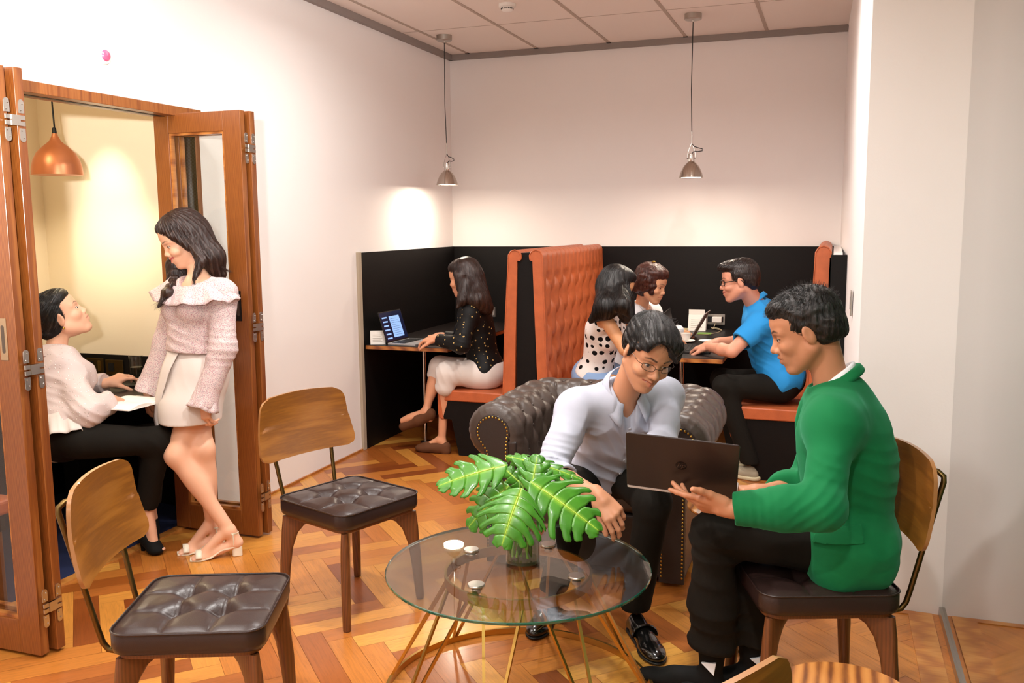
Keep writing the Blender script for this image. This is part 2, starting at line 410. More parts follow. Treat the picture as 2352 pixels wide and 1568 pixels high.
t=thing('alarm_indicator','round pink indicator light high on the white wall above the cabin','indicator light',(0,-3.918,2.341))
G().lathe([(.034,0),(.034,.006),(.03,.012),(0,.013)],(0.0005,-3.918,2.336),ax=(1,0,0)).build('bezel',WHITEP,t)
G().lathe([(.026,.0125),(.02,.02),(0,.024)],(0,-3.918,2.341),ax=(1,0,0)).build('lens',plain('pink_lens','d95f86',.3),t)

def spun(x,y,zb,label,cable):
    t=thing('pendant_lamp',label,'pendant lamp',(x,y,ZC),0,'chrome pendant lamps over the booths')
    G().lathe([(.058,0),(.058,-.036),(.054,-.04),(.008,-.04),(.006,-.052),(.003,-.055)],(x,y,ZC-.0005)).build('ceiling_rose',STEEL,t)
    G().tube([(x,y,ZC-.05),(x-.004,y,zb+.6),(x+.004,y,zb+.31)],.0032,8).build('cord',BLKM,t)
    b=G(); b.tube([(x+.004,y,zb+.315),(x+.004,y,zb+.235)],.0045,8); 
    b.tube([(x+.004,y,zb+.24),(x-.012,y,zb+.2),(x-.022,y,zb+.165),(x-.022,y,zb+.13)],.0022,6); b.tube([(x+.004,y,zb+.24),(x+.02,y,zb+.2),(x+.03,y,zb+.165),(x+.03,y,zb+.13)],.0022,6)
    b.tube([(x-.028,y,zb+.135),(x+.036,y,zb+.135)],.004,8)
    b.build('stirrup',CHROME,t)
    G().tube([(x+.004,y,zb+.235),(x+.018,y,zb+.215),(x+.045,y,zb+.205),(x+cable,y,zb+.195),(x+cable,y,zb+.182),(x+.045,y,zb+.178),(x+.02,y,zb+.182),(x+.008,y,zb+.165)],.003,8).build('flex',BLKM,t)
    G().lathe([(.0,.168),(.019,.166),(.021,.16),(.021,.112),(.019,.108)],(x+.003,y,zb)).build('socket',CHROME,t)
    P=[(.02,.112),(.028,.104),(.045,.088),(.062,.062),(.075,.032),(.082,.006),(.084,0)]
    G().lathe(P+[(.082,0.001),(.078,.012),(.07,.036),(.056,.06),(.04,.078),(.015,.09),(0,.09)],(x+.003,y,zb),n=48).build('shade',[SHADE],t)
    G().ball((x+.003,y,zb+.035),.027,16).build('bulb',GLOW,t)
    G().lathe([(0,.004),(.079,.004),(.079,.006),(0,.006)],(x+.003,y,zb),40).build('diffuser',GLOW,t)
    lamp('AREA','pendant_light',(x+.003,y,zb-.003),PENDE,WARM,(x+.003,y,0),shape='DISK',size=.15)
PENDE=9
SHADE=plain('spun_chrome','c9c0b6',.16,1)
spun(.287,-.77,1.880,'chrome pendant lamp near the corner above the left booth',.062)
spun(2.146,-.79,1.888,'chrome pendant lamp hanging above the right booth table',.078)
t=thing('pendant_lamp','copper onion-shaped pendant lamp in the cabin','pendant lamp',(-.6,-3.64,2.6))
G().tube([(-.6,-3.64,2.6),(-.602,-3.64,2.2),(-.598,-3.64,2.07)],.004,8).build('cord',BLKM,t)
G().lathe([(.004,.235),(.009,.232),(.012,.2),(.0,.2)],(-.6,-3.64,1.845)).build('cord_grip',BLKM,t)
P=[(.012,.205),(.016,.19),(.03,.165),(.06,.14),(.09,.11),(.108,.075),(.117,.04),(.121,0)]
G().lathe(P,(-.6,-3.64,1.845),n=48).build('shade',COPPER,t)
G().lathe([(.119,.002),(.114,.04),(.104,.075),(.086,.108),(.05,.14),(0,.15)],(-.6,-3.64,1.845),n=48).build('shade_lining',GLOWS,t)
G().ball((-.6,-3.64,1.89),.03,16).build('bulb',GLOW,t)
lamp('SPOT','cabin_light',(-.6,-3.64,1.86),CABE,(1,.84,.58),(-.6,-3.64,0),spot_size=R(165),spot_blend=.6,shadow_soft_size=.06) if (CABE:=44) else 0
t=thing('ceiling_spotlight','small white ceiling spotlight inside the cabin aimed at its far wall','spotlight',(-.72,-3.75,2.6))
G().lathe([(.03,0),(.03,-.05),(.024,-.09),(0,-.085)],(-.72,-3.75,2.6)).build('housing',WHITEP,t)
lamp('SPOT','cabin_spot',(-.72,-3.74,2.50),48,(1,.93,.76),(-.72,-3.15,1.68),spot_size=R(34),spot_blend=1,shadow_soft_size=.02)
lamp('POINT','cabin_fill',(-.5,-4.4,2.45),7,(1,.88,.66),shadow_soft_size=.15)

# ---------------- wall plates ----------------
def plate(name,label,c,n,wd,h,mat,parts=()):
    t=thing(name,label,name.replace('_',' ').split()[-1] if 0 else 'socket' if 'socket' in name else 'switch',c)
    c=Vector(c)
    def pr(w_,h_,ox,oz,d0,d1):
        g=G()
        if n=='y': g.prism(rrect(w_,h_,.003,2,c.x+ox,c.z+oz),c.y-d1,c.y-d0,1)
        else: g.prism(rrect(w_,h_,.003,2,c.y+ox,c.z+oz),c.x-d1,c.x-d0,0)
        return g
    pr(wd,h,0,0,0,.007).build('plate',mat,t,smooth=False,bevel=.001)
    for (nm,w_,h_,ox,oz,d,m_) in parts: pr(w_,h_,ox,oz,.006,d).build(nm,m_,t,smooth=False)
    return t
plate('wall_socket','grey socket plate on the black wall beside the laptop woman',(.373,-.018,.833),'y',.04,.085,STEEL,[('socket_face',.02,.05,0,0,.009,GREY)])
plate('wall_socket','silver double socket plate above the right booth table',(2.245,-.018,.82),'y',.145,.082,STEEL,[('socket_face',.05,.045,-.035,0,.009,BLKM),('socket_face',.05,.045,.035,0,.009,BLKM)])
plate('wall_socket','brass socket plate on the cabin wainscot, left of its twin',(-.905,-3.165,.79),'y',.125,.085,ABRASS,[('socket_face',.03,.05,-.025,0,.009,BLKM),('rocker',.018,.06,.032,0,.010,BRASS)])
plate('wall_socket','brass socket plate on the cabin wainscot behind the water glass',(-.765,-3.165,.785),'y',.125,.085,ABRASS,[('socket_face',.04,.05,-.02,0,.009,BLKM)])
plate('light_switch','small grey switch plate on the white wall right of the booth',(3.196,-2.62,1.19),'x',.085,.12,STEEL,[('rocker',.03,.06,0,0,.010,GREY)])

# ---------------- booths ----------------
def tuft(s,t,ds,dt,bd=.012,cw=.012,A=.02,Cc=.008):
    # staggered buttons; s,t arrays; returns inward displacement
    i=np.round(t/dt); best=np.full(s.shape,9.); 
    for di in (-1,0,1):
        ii=np.round(t/dt)+di; off=np.where(ii%2==0,0,.5)*ds
        ss=np.round((s-off)/ds)*ds+off; d=np.hypot(s-ss,t-ii*dt); best=np.minimum(best,d)
    # creases along both diagonals of the lattice
    a=s/ds+t/(2*dt); b=s/ds-t/(2*dt)
    ca=np.abs(a-np.round(a)); cb=np.abs(b-np.round(b)); L=ds*2*dt/math.hypot(ds,2*dt)
    cr=np.minimum(ca,cb)*L
    return A*np.exp(-(best/(.28*min(ds,dt*1.4)))**2)+Cc*np.exp(-(cr/cw)**2)
def sweep_profile(prof):
    P=np.array(prof,float); d=np.r_[0,np.cumsum(np.linalg.norm(np.diff(P,axis=0),axis=1))]; return P,d
def resample(prof,n):
    P,d=sweep_profile(prof); q=np.linspace(0,d[-1],n); return np.stack([np.interp(q,d,P[:,i]) for i in range(P.shape[1])],1),q
def backrest(parent,xf,xb,sgn,y0,y1,zt,z0=.44,tufted=True):
    # xf(z): front surface x at top and at seat, curl over the top; sgn=+1 faces +x
    (xt,xs),(bt,bs)=xf,xb
    r=.045
    prof=[(xs,z0),(xs+(xt-xs)*.5+sgn*.004,(z0+zt-.06)/2),(xt,zt-.06)]
    cx=xt-sgn*r
    prof+=[(cx+sgn*r*math.cos(R(a)),zt-.045+.045*math.sin(R(a))) for a in range(0,181,15)]
    prof+=[(cx-sgn*r,zt-.06),(cx-sgn*(r-.012),zt-.072)]
    P,q=resample(prof,110); n=150
    ys=np.linspace(y0,y1,n); T=np.gradient(P,axis=0); T/=np.linalg.norm(T,axis=1)[:,None]
    Nn=np.stack([T[:,1],-T[:,0]],1)*sgn     # outward (x,z)
    S,Tq=np.meshgrid(ys-y0-.03,q,indexing='ij')
    zz=np.broadcast_to(P[:,1],S.shape)
    if tufted:
        D=tuft(S-.1,zt-.16-zz,.205,.155,A=.026,Cc=.009)*np.clip((ys-y0-.03)/.08,0,1)[:,None]*np.clip((y1-ys)/.06,0,1)[:,None]
        hi=np.clip((zz-(zt-.2))/.06,0,1)
        pleat=.010*np.exp(-((((S-.1)/.1025+.0)-np.round((S-.1)/.1025))*.1025/.010)**2)
        D=D*(1-hi)+hi*pleat*np.clip((ys-y0-.05)/.05,0,1)[:,None]
        D=np.where(q[None,:]>q[-1]*.86,D*.3,D)
    else: D=np.zeros_like(S)
    A=np.stack([P[:,0][None]-Nn[:,0][None]*D,np.broadcast_to(ys[:,None],S.shape),P[:,1][None]-Nn[:,1][None]*D],2)
    # close with the back face
    bk=[(bt,zt-.072),(bs,z0)]
    B=np.stack([np.stack([np.full(n,x),ys,np.full(n,z)],1) for x,z in bk],1)
    A=np.concatenate([A,B],1)
    g=G(); g.grid(A,closed_v=True)
    m=A.shape[1]
    for e in (0,n-1): g.f.append(tuple(e*m+j for j in range(m))); g.mi.append(0)
    o=g.build('backrest',ORANGE,parent,auto=60)
    # welt along the front edge
    pts=[(P[i,0]+sgn*.001,y0-.001,P[i,1]) for i in range(0,110,3)]
    G().tube(pts,.004,6).build('welt',ORANGE,o)
    return o
def bench(label,x0,x1,sgn,name='booth_bench',lab2=None):
    # x0 = free front edge, x1 = where the seat meets the back; sgn=+1: seat front towards +x
    t=thing(name,label,'bench',((x0+x1)/2,-.83,0),0,'orange leather booth benches')
    y0,y1=-1.64,-.02; s=sgn
    prof=[(x1,.45),(x0-s*.04,.455),(x0-s*.015,.448),(x0,.43),(x0,.29),(x0-s*.008,.262),(x0-s*.03,.248),(x0-s*.045,.25),(x0-s*.04,.262),(x0-s*.034,.28),(x0-s*.034,.375),(x0-s*.06,.38),(x1,.38)]
    g=G().prism(prof,y0,y1,1); g.build('seat',ORANGE,t,smooth=True,bevel=.008,auto=50)
    base=[(x1,.38),(x0-s*.036,.38),(x0-s*.036,.25),(x0-s*.10,.25),(x0-s*.15,0.0),(x1,0)]
    G().prism(base,y0+.012,y1,1).build('base',BLACKP,t,smooth=False)
    return t
b1=bench('orange leather booth bench the woman with the laptop sits on',.565,1.052,-1)
backrest(b1,(1.097,1.05),(1.157,1.13),-1,-1.645,-.02,1.412)
b2=bench('orange leather booth bench with tall tufted back behind the polka dot woman',1.90,1.352,1)
backrest(b2,(1.33,1.355),(1.262,1.295),1,-1.645,-.02,1.412)
o=G().prism([(1.13,0),(1.158,1.392),(1.261,1.392),(1.295,0)],-1.63,-.02,1).build('booth_divider',BLACKP,smooth=False); tag(o,'black tapered divider panel between the two orange booth backs','divider')
b3=bench('orange leather booth bench under the man in the blue shirt',2.536,3.03,-1)
backrest(b3,(3.005,2.985),(3.085,3.07),-1,-1.60,-.02,1.435)
o=G().box((3.092,-1.655,0),(3.18,-1.61,1.385)).box((3.092,-1.61,0),(3.105,-.02,1.385)).build('booth_end_panel',BLACKP,smooth=False); tag(o,'black end panel of the right booth beside the white wall','panel')
o=G().box((3.105,-1.655,1.386),(3.155,-.02,1.396)).build('booth_ledge',WALL,smooth=False); tag(o,'white ledge on top of the black end panel','ledge')

def table(label,x0,x1,leg):
    t=thing('booth_table',label,'table',(leg[0],leg[1],0),0,'booth tables')
    G().box((x0,-1.64,.716),(x1,-.02,.742)).build('edge_board',TABW,t,smooth=False,bevel=.002)
    G().box((x0,-1.638,.742),(x1-.002,-.02,.746)).build('top',BLACKT,t,smooth=False)
    G().tube([(leg[0],leg[1],.012),(leg[0],leg[1],.716)],.014,14).build('leg',CHROME,t)
    G().lathe([(.0,.016),(.03,.014),(.04,.006),(.04,0)],(leg[0],leg[1],.001)).build('foot',STEEL,t)
    return t
table('black booth table with timber edge holding the silver laptop',.02,.65,(.34,-1.36))
table('black booth table with timber edge holding the cup and black laptop',1.96,2.486,(2.19,-1.34))
# ---------------- dining chairs ----------------
def cushion(wd,th,z0):
    n=91; a=np.linspace(-1,1,n); X,Y=np.meshgrid(a,a,indexing='ij')
    # square to rounded square
    h=wd/2; r=.055
    px=X*h; py=Y*h
    k=np.maximum(np.abs(X),np.abs(Y)); 
    cx=np.clip(px,-(h-r),h-r); cy=np.clip(py,-(h-r),h-r); dx,dy=px-cx,py-cy; dd=np.hypot(dx,dy); m=np.maximum(np.abs(dx),np.abs(dy))
    sc_=np.where(dd>1e-9,m/np.maximum(dd,1e-9),1); px=cx+dx*sc_; py=cy+dy*sc_
    edge=np.minimum(h-np.abs(px),h-np.abs(py)); edge=np.where((np.abs(dx)>0)&(np.abs(dy)>0),r-np.hypot(px-cx,py-cy),edge)
    b=.068
    d=np.full(X.shape,9.)
    for sx in (-b,b):
        for sy in (-b,b): d=np.minimum(d,np.hypot(px-sx,py-sy))
    seam=np.minimum(np.abs(np.abs(px)-b),np.abs(np.abs(py)-b))
    dome=.012*(1-np.clip((k)**2,0,1))
    puff=.010*np.clip(edge/.03,0,1)**.5
    z=z0+th+dome+puff-.010-.030*np.exp(-(d/.034)**2)-.0045*np.exp(-(seam/.004)**2)*np.clip(edge/.03,0,1)-.006*np.exp(-(seam/.02)**2)*np.clip(edge/.06,0,1)
    g=G(); top=np.stack([px,py,z],2); g.grid(top)
    # sides
    def ring(z_,s_):
        idx=[(i,0) for i in range(n)]+[(n-1,j) for j in range(1,n)]+[(i,n-1) for i in range(n-2,-1,-1)]+[(0,j) for j in range(n-2,0,-1)]
        return [(top[i,j,0]*s_,top[i,j,1]*s_,z_ if z_ is not None else top[i,j,2]) for i,j in idx]
    rs=[ring(None,1),ring(z0+th-.002,1.012),ring(z0+th-.009,1.006),ring(z0+th-.014,1.014),ring(z0+.02,1.016),ring(z0+.004,1.0),ring(z0,.97)]
    A=np.array(rs); g.grid(A,closed_v=True)
    b0=len(g.v); g.add(ring(z0,.97),[]); m=len(rs[0]); g.f.append(tuple(range(b0,b0+m))); g.mi.append(0)
    import bmesh
    return g,ring(z0+th-.004,1.014)
def make_chair(label,front,edge):
    t=thing('lounge_chair',label,'chair',(0,0,0),0,'wooden chairs with padded leather seats')
    G().prism(rrect(.40,.40,.05,6),.388,.402,2).build('seat_board',LEGW,t,local=True,bevel=.003,auto=50)
    g,rg=cushion(.425,.068,.4025); s=g.build('seat',BROWN,t,local=True,auto=70)
    G().tube(rg[::3],.0028,6,closed=True).build('welt',BROWN,s,local=True)
    for sx,sy in ((1,1),(1,-1),(-1,1),(-1,-1)):
        # blade leg in the vertical plane through the corner; u is distance from the centre
        prof=[]
        top=[(.275,.388),(.278,.36),(.292,.20),(.303,.0)]
        inn=[(.266,.0),(.250,.17),(.238,.25),(.215,.315),(.185,.350),(.135,.368),(.09,.376),(.09,.388)]
        poly=top+inn
        g=G(); n=len(poly)
        # tapering thickness: thin blade at the top, round lower leg
        A=[]
        ks=[(top[0],inn[7]),(top[1],inn[5]),((.283,.32),inn[4]),((.285,.28),inn[3]),((.288,.24),inn[2]),(top[2],inn[1]),((.297,.1),(.258,.09)),((.302,.012),(.267,.012)),((.299,.0),(.270,.0))]
        for q,(o_,i_) in enumerate(ks):
            cu=((o_[0]+i_[0])/2,(o_[1]+i_[1])/2); hu=(o_[0]-i_[0])/2
            hw=[.016,.017,.018,.0185,.0185,.0185,.018,.0165,.013][q]; ring=[]
            for k in range(20):
                a_=2*PI*k/20; ca,sa=math.cos(a_),math.sin(a_); e=.55 if q<6 else .8
                cu_=abs(ca)**e*(1 if ca>=0 else -1); su=abs(sa)**e*(1 if sa>=0 else -1)
                u=cu[0]+hu*cu_; z=cu[1]+(o_[1]-i_[1])/2*cu_; v=hw*su
                d=math.sqrt(.5); ring.append(((u*d)*sx-v*d*sy*sx*sy*(1), (u*d)*sy+v*d*sx*sx*sy, z) if 0 else (u*d*sx-v*d*sy, u*d*sy+v*d*sx, z))
            A.append(ring)
        g.grid(np.array(A),closed_v=True); g.add(A[-1],[tuple(range(20))]); g.add(A[0],[tuple(range(20))])
        l=g.build('leg',LEGW,t,local=True,auto=60)
        u=.2845; G().lathe([(.012,0),(.0155,.002),(.016,.012)],(u*.7071*sx,u*.7071*sy,.0005),16).build('foot_cap',BLKM,l,local=True)
    # tube frame and curved ply back
    T=[(-.16,.385)]+[(-.21,.383),(-.238,.39),(-.252,.41),(-.262,.45),(-.297,.62),(-.318,.72),(-.335,.80)]
    def crv(y): return .0
    for s_ in (1,-1):
        pts=[(x,s_*(.135+.03*max(0,(z-.4))/.4),z) for x,z in T]
        pts+=[(-.337,s_*.160,.815),(-.325,s_*.148,.828),(-.31,s_*.13,.83)]
        G().tube(pts,.0085,12).build('back_rod',ABRASS,t,local=True)
    nu,nv=33,25; g=G(); fr=[];bk=[]
    for i in range(nu):
        v=-1+2*i/(nu-1); rf=[];rb=[]
        for j in range(nv):
            w_=j/(nv-1); z=.605+w_*.27
            half=(.258-.040*w_); rr=.05; hh=half
            # round the corners of the board
            ztop=.875; zb=.605; dz=min(z-zb,ztop-z); 
            cut=0
            if dz<rr: cut=rr-math.sqrt(max(0,rr*rr-(rr-dz)**2))
            y=v*(hh-cut*1.0)
            lean=-.293-.12*(z-.74)-.03*0
            x=lean+.55*(y*y)+.012*math.sin(PI*w_)*-1
            zz=z-.012*(abs(y)/.2)**2*(1 if w_>.5 else .2)
            rf.append((x+.006,y,zz)); rb.append((x-.006,y,zz))
        fr.append(rf);bk.append(rb)
    F=np.array(fr);B=np.array(bk)
    g.cur=0; g.grid(F); g.cur=1; g.grid(B[::-1])
    def per(A): return [A[i][0] for i in range(nu)]+[A[nu-1][j] for j in range(1,nv)]+[A[i][nv-1] for i in range(nu-2,-1,-1)]+[A[0][j] for j in range(nv-2,0,-1)]
    g.cur=2; g.grid(np.array([per(F),per(B)]),closed_v=True)
    b=g.build('backrest',[front,front,edge],t,local=True,auto=50)
    return t
c1=make_chair('wooden lounge chair with brown tufted leather seat nearest the camera at left',PLYW,PLYE); c1.location=(1.368,-5.117,0); c1.rotation_euler=(0,0,R(22))
WM[c1.name]=Matrix.Translation(c1.location)@Matrix.Rotation(R(22),4,'Z')
c2=dup(c1,(1.235,-4.025,0),R(-20),'wooden lounge chair with brown tufted leather seat standing empty beside the glass table and wall')
c3=dup(c1,(3.070,-4.287,0),R(200),'wooden lounge chair with curved back holding the man in the green blazer')
c4=dup(c1,(2.70,-5.755,0),R(148),'wooden lounge chair at the bottom edge showing only its backrest top')
def side_table(x,y,z,r,label):
    t=thing('side_table',label,'side table',(x,y,0),0,'round wooden side tables')
    G().lathe([(0,z-.018),(r-.02,z-.018),(r-.004,z-.010),(r,z-.004),(r-.002,z),(0,z)],(x,y,0),48).build('top',ZEB,t,auto=50)
    G().tube([(x,y,.012),(x,y,z-.017)],.012,12).build('stem',BLKM,t)
    G().tube([(x+.13*math.cos(a),y+.13*math.sin(a),.008) for a in np.linspace(0,2*PI,33)[:-1]],.006,8,closed=True).tube([(x-.13,y,.01),(x+.13,y,.01)],.005).build('foot_ring',ABRASS,t)
side_table(2.79,-3.86,.52,.18,'round striped wooden side table between the dark sofa and the green blazer man')
side_table(3.165,-5.185,.52,.155,'round striped wooden side table cut off by the bottom right edge of photo')

# ---------------- glass coffee table ----------------
TX,TY=2.15,-4.515
t=thing('coffee_table','round glass coffee table on a brushed brass rod base','coffee table',(TX,TY,0))
r=.44
G().lathe([(0,.4425),(r-.003,.4425)],(TX,TY,0),96).build('glass_underside',TGLASS,t) if 0 else None
g=G().lathe([(0,.452),(r-.002,.452)],(TX,TY,0),96); g.lathe([(0,.442),(r-.002,.442)],(TX,TY,0),96); g.cur=1
g.lathe([(r-.002,.442),(r,.444),(r,.450),(r-.002,.452)],(TX,TY,0),96); g.f=[f for f in g.f if len(f)==4 or 1]
# remove end caps of the rim strip
keep=[(f,m) for f,m in zip(g.f,g.mi) if not (m==1 and len(f)>4)]; g.f=[k[0] for k in keep]; g.mi=[k[1] for k in keep]
g.build('glass_top',[TGLASS,GEDGE],t,fix=True,auto=30)
def band(r0,r1,z0,z1,nm):
    G().lathe([(r0,z0),(r1,z0),(r1,z1),(r0,z1),(r0,z0)],(TX,TY,0),96).build(nm,BRASS,t,auto=30)
g=G();P=[(.238,.402),(.246,.402),(.246,.436),(.238,.436)]
def ringm(P,nm):
    V=[];n=96
    for (p,q) in P: V.append([(TX+p*math.cos(2*PI*k/n),TY+p*math.sin(2*PI*k/n),q) for k in range(n)])
    G().grid(np.array(V),closed_u=True,closed_v=True).build(nm,BRASS,t,auto=30)
ringm(P,'upper_ring'); ringm([(.448,.001),(.458,.001),(.458,.024),(.448,.024)],'base_ring')
for k in range(8):
    a=2*PI*k/8+.12
    for s_ in (-1,1):
        b_=a+s_*.26
        G().tube([(TX+.240*math.cos(b_),TY+.240*math.sin(b_),.403),(TX+.452*math.cos(a+s_*.012),TY+.452*math.sin(a+s_*.012),.022)],.0058,8,sq=(.8,.8)).build('rod',BRASS,t,auto=30)
for (x,y) in ((1.951,-4.437),(2.192,-4.285),(2.345,-4.55),(2.085,-4.706)):
    dx,dy=x-TX,y-TY; q=.215/math.hypot(dx,dy); x,y=TX+dx*q,TY+dy*q
    G().lathe([(.027,.4525),(.028,.456),(.026,.4595),(0,.460)],(x,y,0),32).build('glass_stud',STEEL,t)
    G().lathe([(.014,.430),(.014,.442)],(x,y,0),16).build('stud_pad',STEEL,t)
# vase and monstera
VX,VY=2.152,-4.472; ZT=.4527
t=thing('glass_vase','clear cylindrical glass vase of water holding monstera stems on the coffee table','vase',(VX,VY,ZT))
G().lathe([(0,.0),(.055,0),(.057,.003),(.057,.15),(.0545,.15),(.0545,.012),(0,.012)],(VX,VY,ZT),48).build('glass',VGLASS,t,auto=40)
G().lathe([(0,.0),(.0556,.0),(.0556,.0095),(.0,.0095)],(VX,VY,ZT+.0012),48).build('thick_base',GB:=glassm('vase_base',(.45,.75,.66),1.2),t,auto=40)
G().lathe([(0,.013),(.054,.013),(.054,.085),(0,.085)],(VX,VY,ZT),48).build('water',WATER,t,auto=40)
n=N('monstera_leaf'); v=n.coord((1,1,1),'UV')
at=n.n('ShaderNodeAttribute',attribute_name='rib'); f=n.noise(n.coord((1,1,1)),25,4)
c=n.ramp(at.outputs['Fac'],[(0,'b3cf50'),(.05,'76a836'),(.14,'4b8c28'),(1,'3a7e20')])
c2_=n.ramp(f,[(.3,(.55,.6,.5)),(.7,(1.1,1.1,1.0))]); mx=n.n('ShaderNodeMix',data_type='RGBA',blend_type='MULTIPLY'); mx.inputs[0].default_value=.6
n.l(c,mx.inputs[6]); n.l(c2_,mx.inputs[7]); n.l(mx.outputs[2],n.b.inputs['Base Color']); n.set(Roughness=.3,Coat_Weight=.15,Subsurface_Weight=.0); LEAF=n.m
STEM=plain('leaf_stem','7fae4a',.4)
cr_=Vector((math.cos(.341),math.sin(.341),0)); cf_=Vector((-math.sin(.341),math.cos(.341),0)); cu_=Vector((0,0,1))
def fr(v): return cr_*v[0]+cf_*v[1]+cu_*v[2]
def monstera(A,d,nrm,L,Wd,label,nl=5,droop=.25,fold=.15,foot=None,seed=1):
    rr=random.Random(seed); A=Vector(A); d=fr(d).normalized(); nn=fr(nrm); nn=(nn-d*nn.dot(d)).normalized(); sd=d.cross(nn)
    t=thing('monstera_stem',label,'monstera leaf',foot or (VX,VY,ZT+.02),0,'monstera stems in the vase')
    g=G(); rib=[]
    def mid(u): # u -.25 .. 1
        return (u*L,-droop*L*max(0,u)**2)
    def pos(u,s_,w_):
        # u along, w_ 0..1 lateral fraction, s_ side
        wid=Wd/2*max(0,math.sin(PI*min(1,max(0,(u+.30)/1.36))**.72))**.8
        lx,lz=mid(u); ang=.42*w_*max(0,1-u*.2)
        x=lx+w_*wid*math.sin(ang)*.75; y=s_*w_*wid*math.cos(ang*.5); z=lz-(fold*w_**2)*wid*1.6+.05*wid*w_
        return A+d*x+sd*y+nn*z
    for s_ in (1,-1):
        us=np.linspace(-.24,1.0,nl+1)
        for i in range(nl):
            u0,u1=us[i],us[i+1]; uc=(u0+u1)/2; du=(u1-u0); nr,nq=17,7; Aq=[]
            gap0=(.40 if 0<i else .6)+.18*rr.random(); sk_=rr.uniform(-.05,.05)
            for a in range(nr):
                w_=a/(nr-1); k=1.0
                if w_>gap0: k=1-.40*min(1,(w_-gap0)/.16)
                if w_>.90: k*=max(.45,math.sqrt(max(0,1-((w_-.90)/.115)**2)))
                row=[]
                for b in range(nq):
                    q=b/(nq-1)-.5; u=uc+du*q*k*(1+.25*w_*(i==nl-1)*0)+(.10+sk_)*w_*w_
                    if i==nl-1: u=min(u,1.02)
                    p=pos(u,s_,w_)-nn*(.004*abs(q)*2*min(1,w_*2)*(1 if w_>gap0 else .3)); row.append(p); rib.append(min(1,w_))
                Aq.append([tuple(p) for p in row])
            g.grid(np.array(Aq))
    # ribs attribute: distance to midrib or to lobe centre line
    me_o=g.build('leaf_blade',LEAF,t,fix=False,auto=180)
    me=me_o.data
    for p in me.polygons: p.use_smooth=True
    a=me.attributes.new('rib','FLOAT','POINT'); a.data.foreach_set('value',[float(x) for x in rib])
    sm=me_o.modifiers.new('s','SOLIDIFY'); sm.thickness=.0012; sm.offset=0
    # midrib
    G().tube([A+d*mid(u)[0]+nn*(mid(u)[1]+.001) for u in np.linspace(-.02,.96,12)],list(np.linspace(.0022,.0006,12)),6).build('midrib',plain('leaf_rib','b9dd55',.4),me_o)
    # petiole
    ft=Vector(foot or (VX+rr.uniform(-.03,.03),VY+rr.uniform(-.03,.03),ZT+.02)); m_=Vector((VX,VY,ZT+.14)).lerp(A,.25); m2=m_.lerp(A,.6)+Vector((0,0,.035))
    pts=[]
    for q in np.linspace(0,1,16):
        p=(ft*(1-q)**3+m_*3*q*(1-q)**2+m2*3*q*q*(1-q)+A*q**3); pts.append(p)
    G().tube(pts,.0034,8).build('petiole',STEM,t)
    return t
monstera((2.075,-4.539,.784),(-.95,-.12,-.20),(-.10,-.62,.75),.190,.175,'large pale monstera leaf reaching left above the table rim',5,.12,.1,seed=2)
monstera((2.192,-4.634,.722),(-.30,-.55,-.62),(-.05,-.80,.55),.152,.235,'broad bright monstera leaf hanging over the front of the vase',6,.25,.25,seed=3)
monstera((2.256,-4.564,.733),(.80,-.30,-.48),(.22,-.80,.62),.215,.235,'wide glossy monstera leaf pointing right below the sitting man hand',6,.1,.15,seed=4)
monstera((2.163,-4.482,.803),(-.75,.35,.15),(-.3,-.7,.55),.075,.055,'small curled monstera leaf on top at the left of the tall stem',3,.3,.4,seed=5)
monstera((2.165,-4.48,.803),(.93,-.1,-.22),(.05,-.45,.88),.20,.11,'narrow monstera leaf stretching right along the top of the bunch',6,.12,.2,seed=6)
monstera((2.085,-4.50,.69),(-.72,-.1,-.62),(-.5,-.75,.35),.16,.18,'darker monstera leaf low on the left behind the broad front leaf',5,.2,.2,seed=7)
monstera((2.13,-4.44,.715),(-.55,.3,.45),(-.2,-.85,.4),.095,.09,'small dark monstera leaf tucked behind the middle of the bunch',4,.2,.3,seed=8)
monstera((2.21,-4.54,.74),(.15,.25,.9),(-.2,-.9,.25),.10,.12,'upright dark monstera leaf between the tall stem and right leaf',4,.15,.2,seed=9)
o=None
for k,(a,b) in enumerate((((2.12,-4.49,ZT+.02),(2.105,-4.485,ZT+.085)),((2.15,-4.50,ZT+.03),(2.155,-4.505,ZT+.10)),((2.185,-4.48,ZT+.02),(2.165,-4.485,ZT+.12)))):
    A_=Vector(a);B_=Vector(b); g=G(); g.tube([A_,A_.lerp(B_,.3),A_.lerp(B_,.7),B_],[.002,.010,.009,.002],8); o=g.build('submerged_leaf',plain('dark_leaf','35601f',.4)); tag(o,['leftmost curled green leaf piece standing in the vase water','middle curled green leaf piece standing in the vase water','rightmost curled green leaf piece standing in the vase water'][k],'leaf','leaf pieces under water in the vase')

# ---------------- chesterfield armchair ----------------
t=thing('armchair','dark brown tufted leather armchair with rolled arms and brass nails','armchair',(2.115,-3.0,0))
cx_=2.085; HW=.422; yb=-2.68; yf=-3.46; rc=.10
path=[];nrm=[]
for y in np.linspace(yf,yb-rc,40): path.append((cx_-HW,y)); nrm.append((-1,0))
for a in np.linspace(180,90,14)[1:]: path.append((cx_-HW+rc+rc*math.cos(R(a)),yb-rc+rc*math.sin(R(a)))); nrm.append((math.cos(R(a)),math.sin(R(a))))
for x in np.linspace(cx_-HW+rc,cx_+HW-rc,36)[1:-1]: path.append((x,yb)); nrm.append((0,1))
for a in np.linspace(90,0,14): path.append((cx_+HW-rc+rc*math.cos(R(a)),yb-rc+rc*math.sin(R(a)))); nrm.append((math.cos(R(a)),math.sin(R(a))))
for y in np.linspace(yb-rc,yf,40)[1:]: path.append((cx_+HW,y)); nrm.append((1,0))
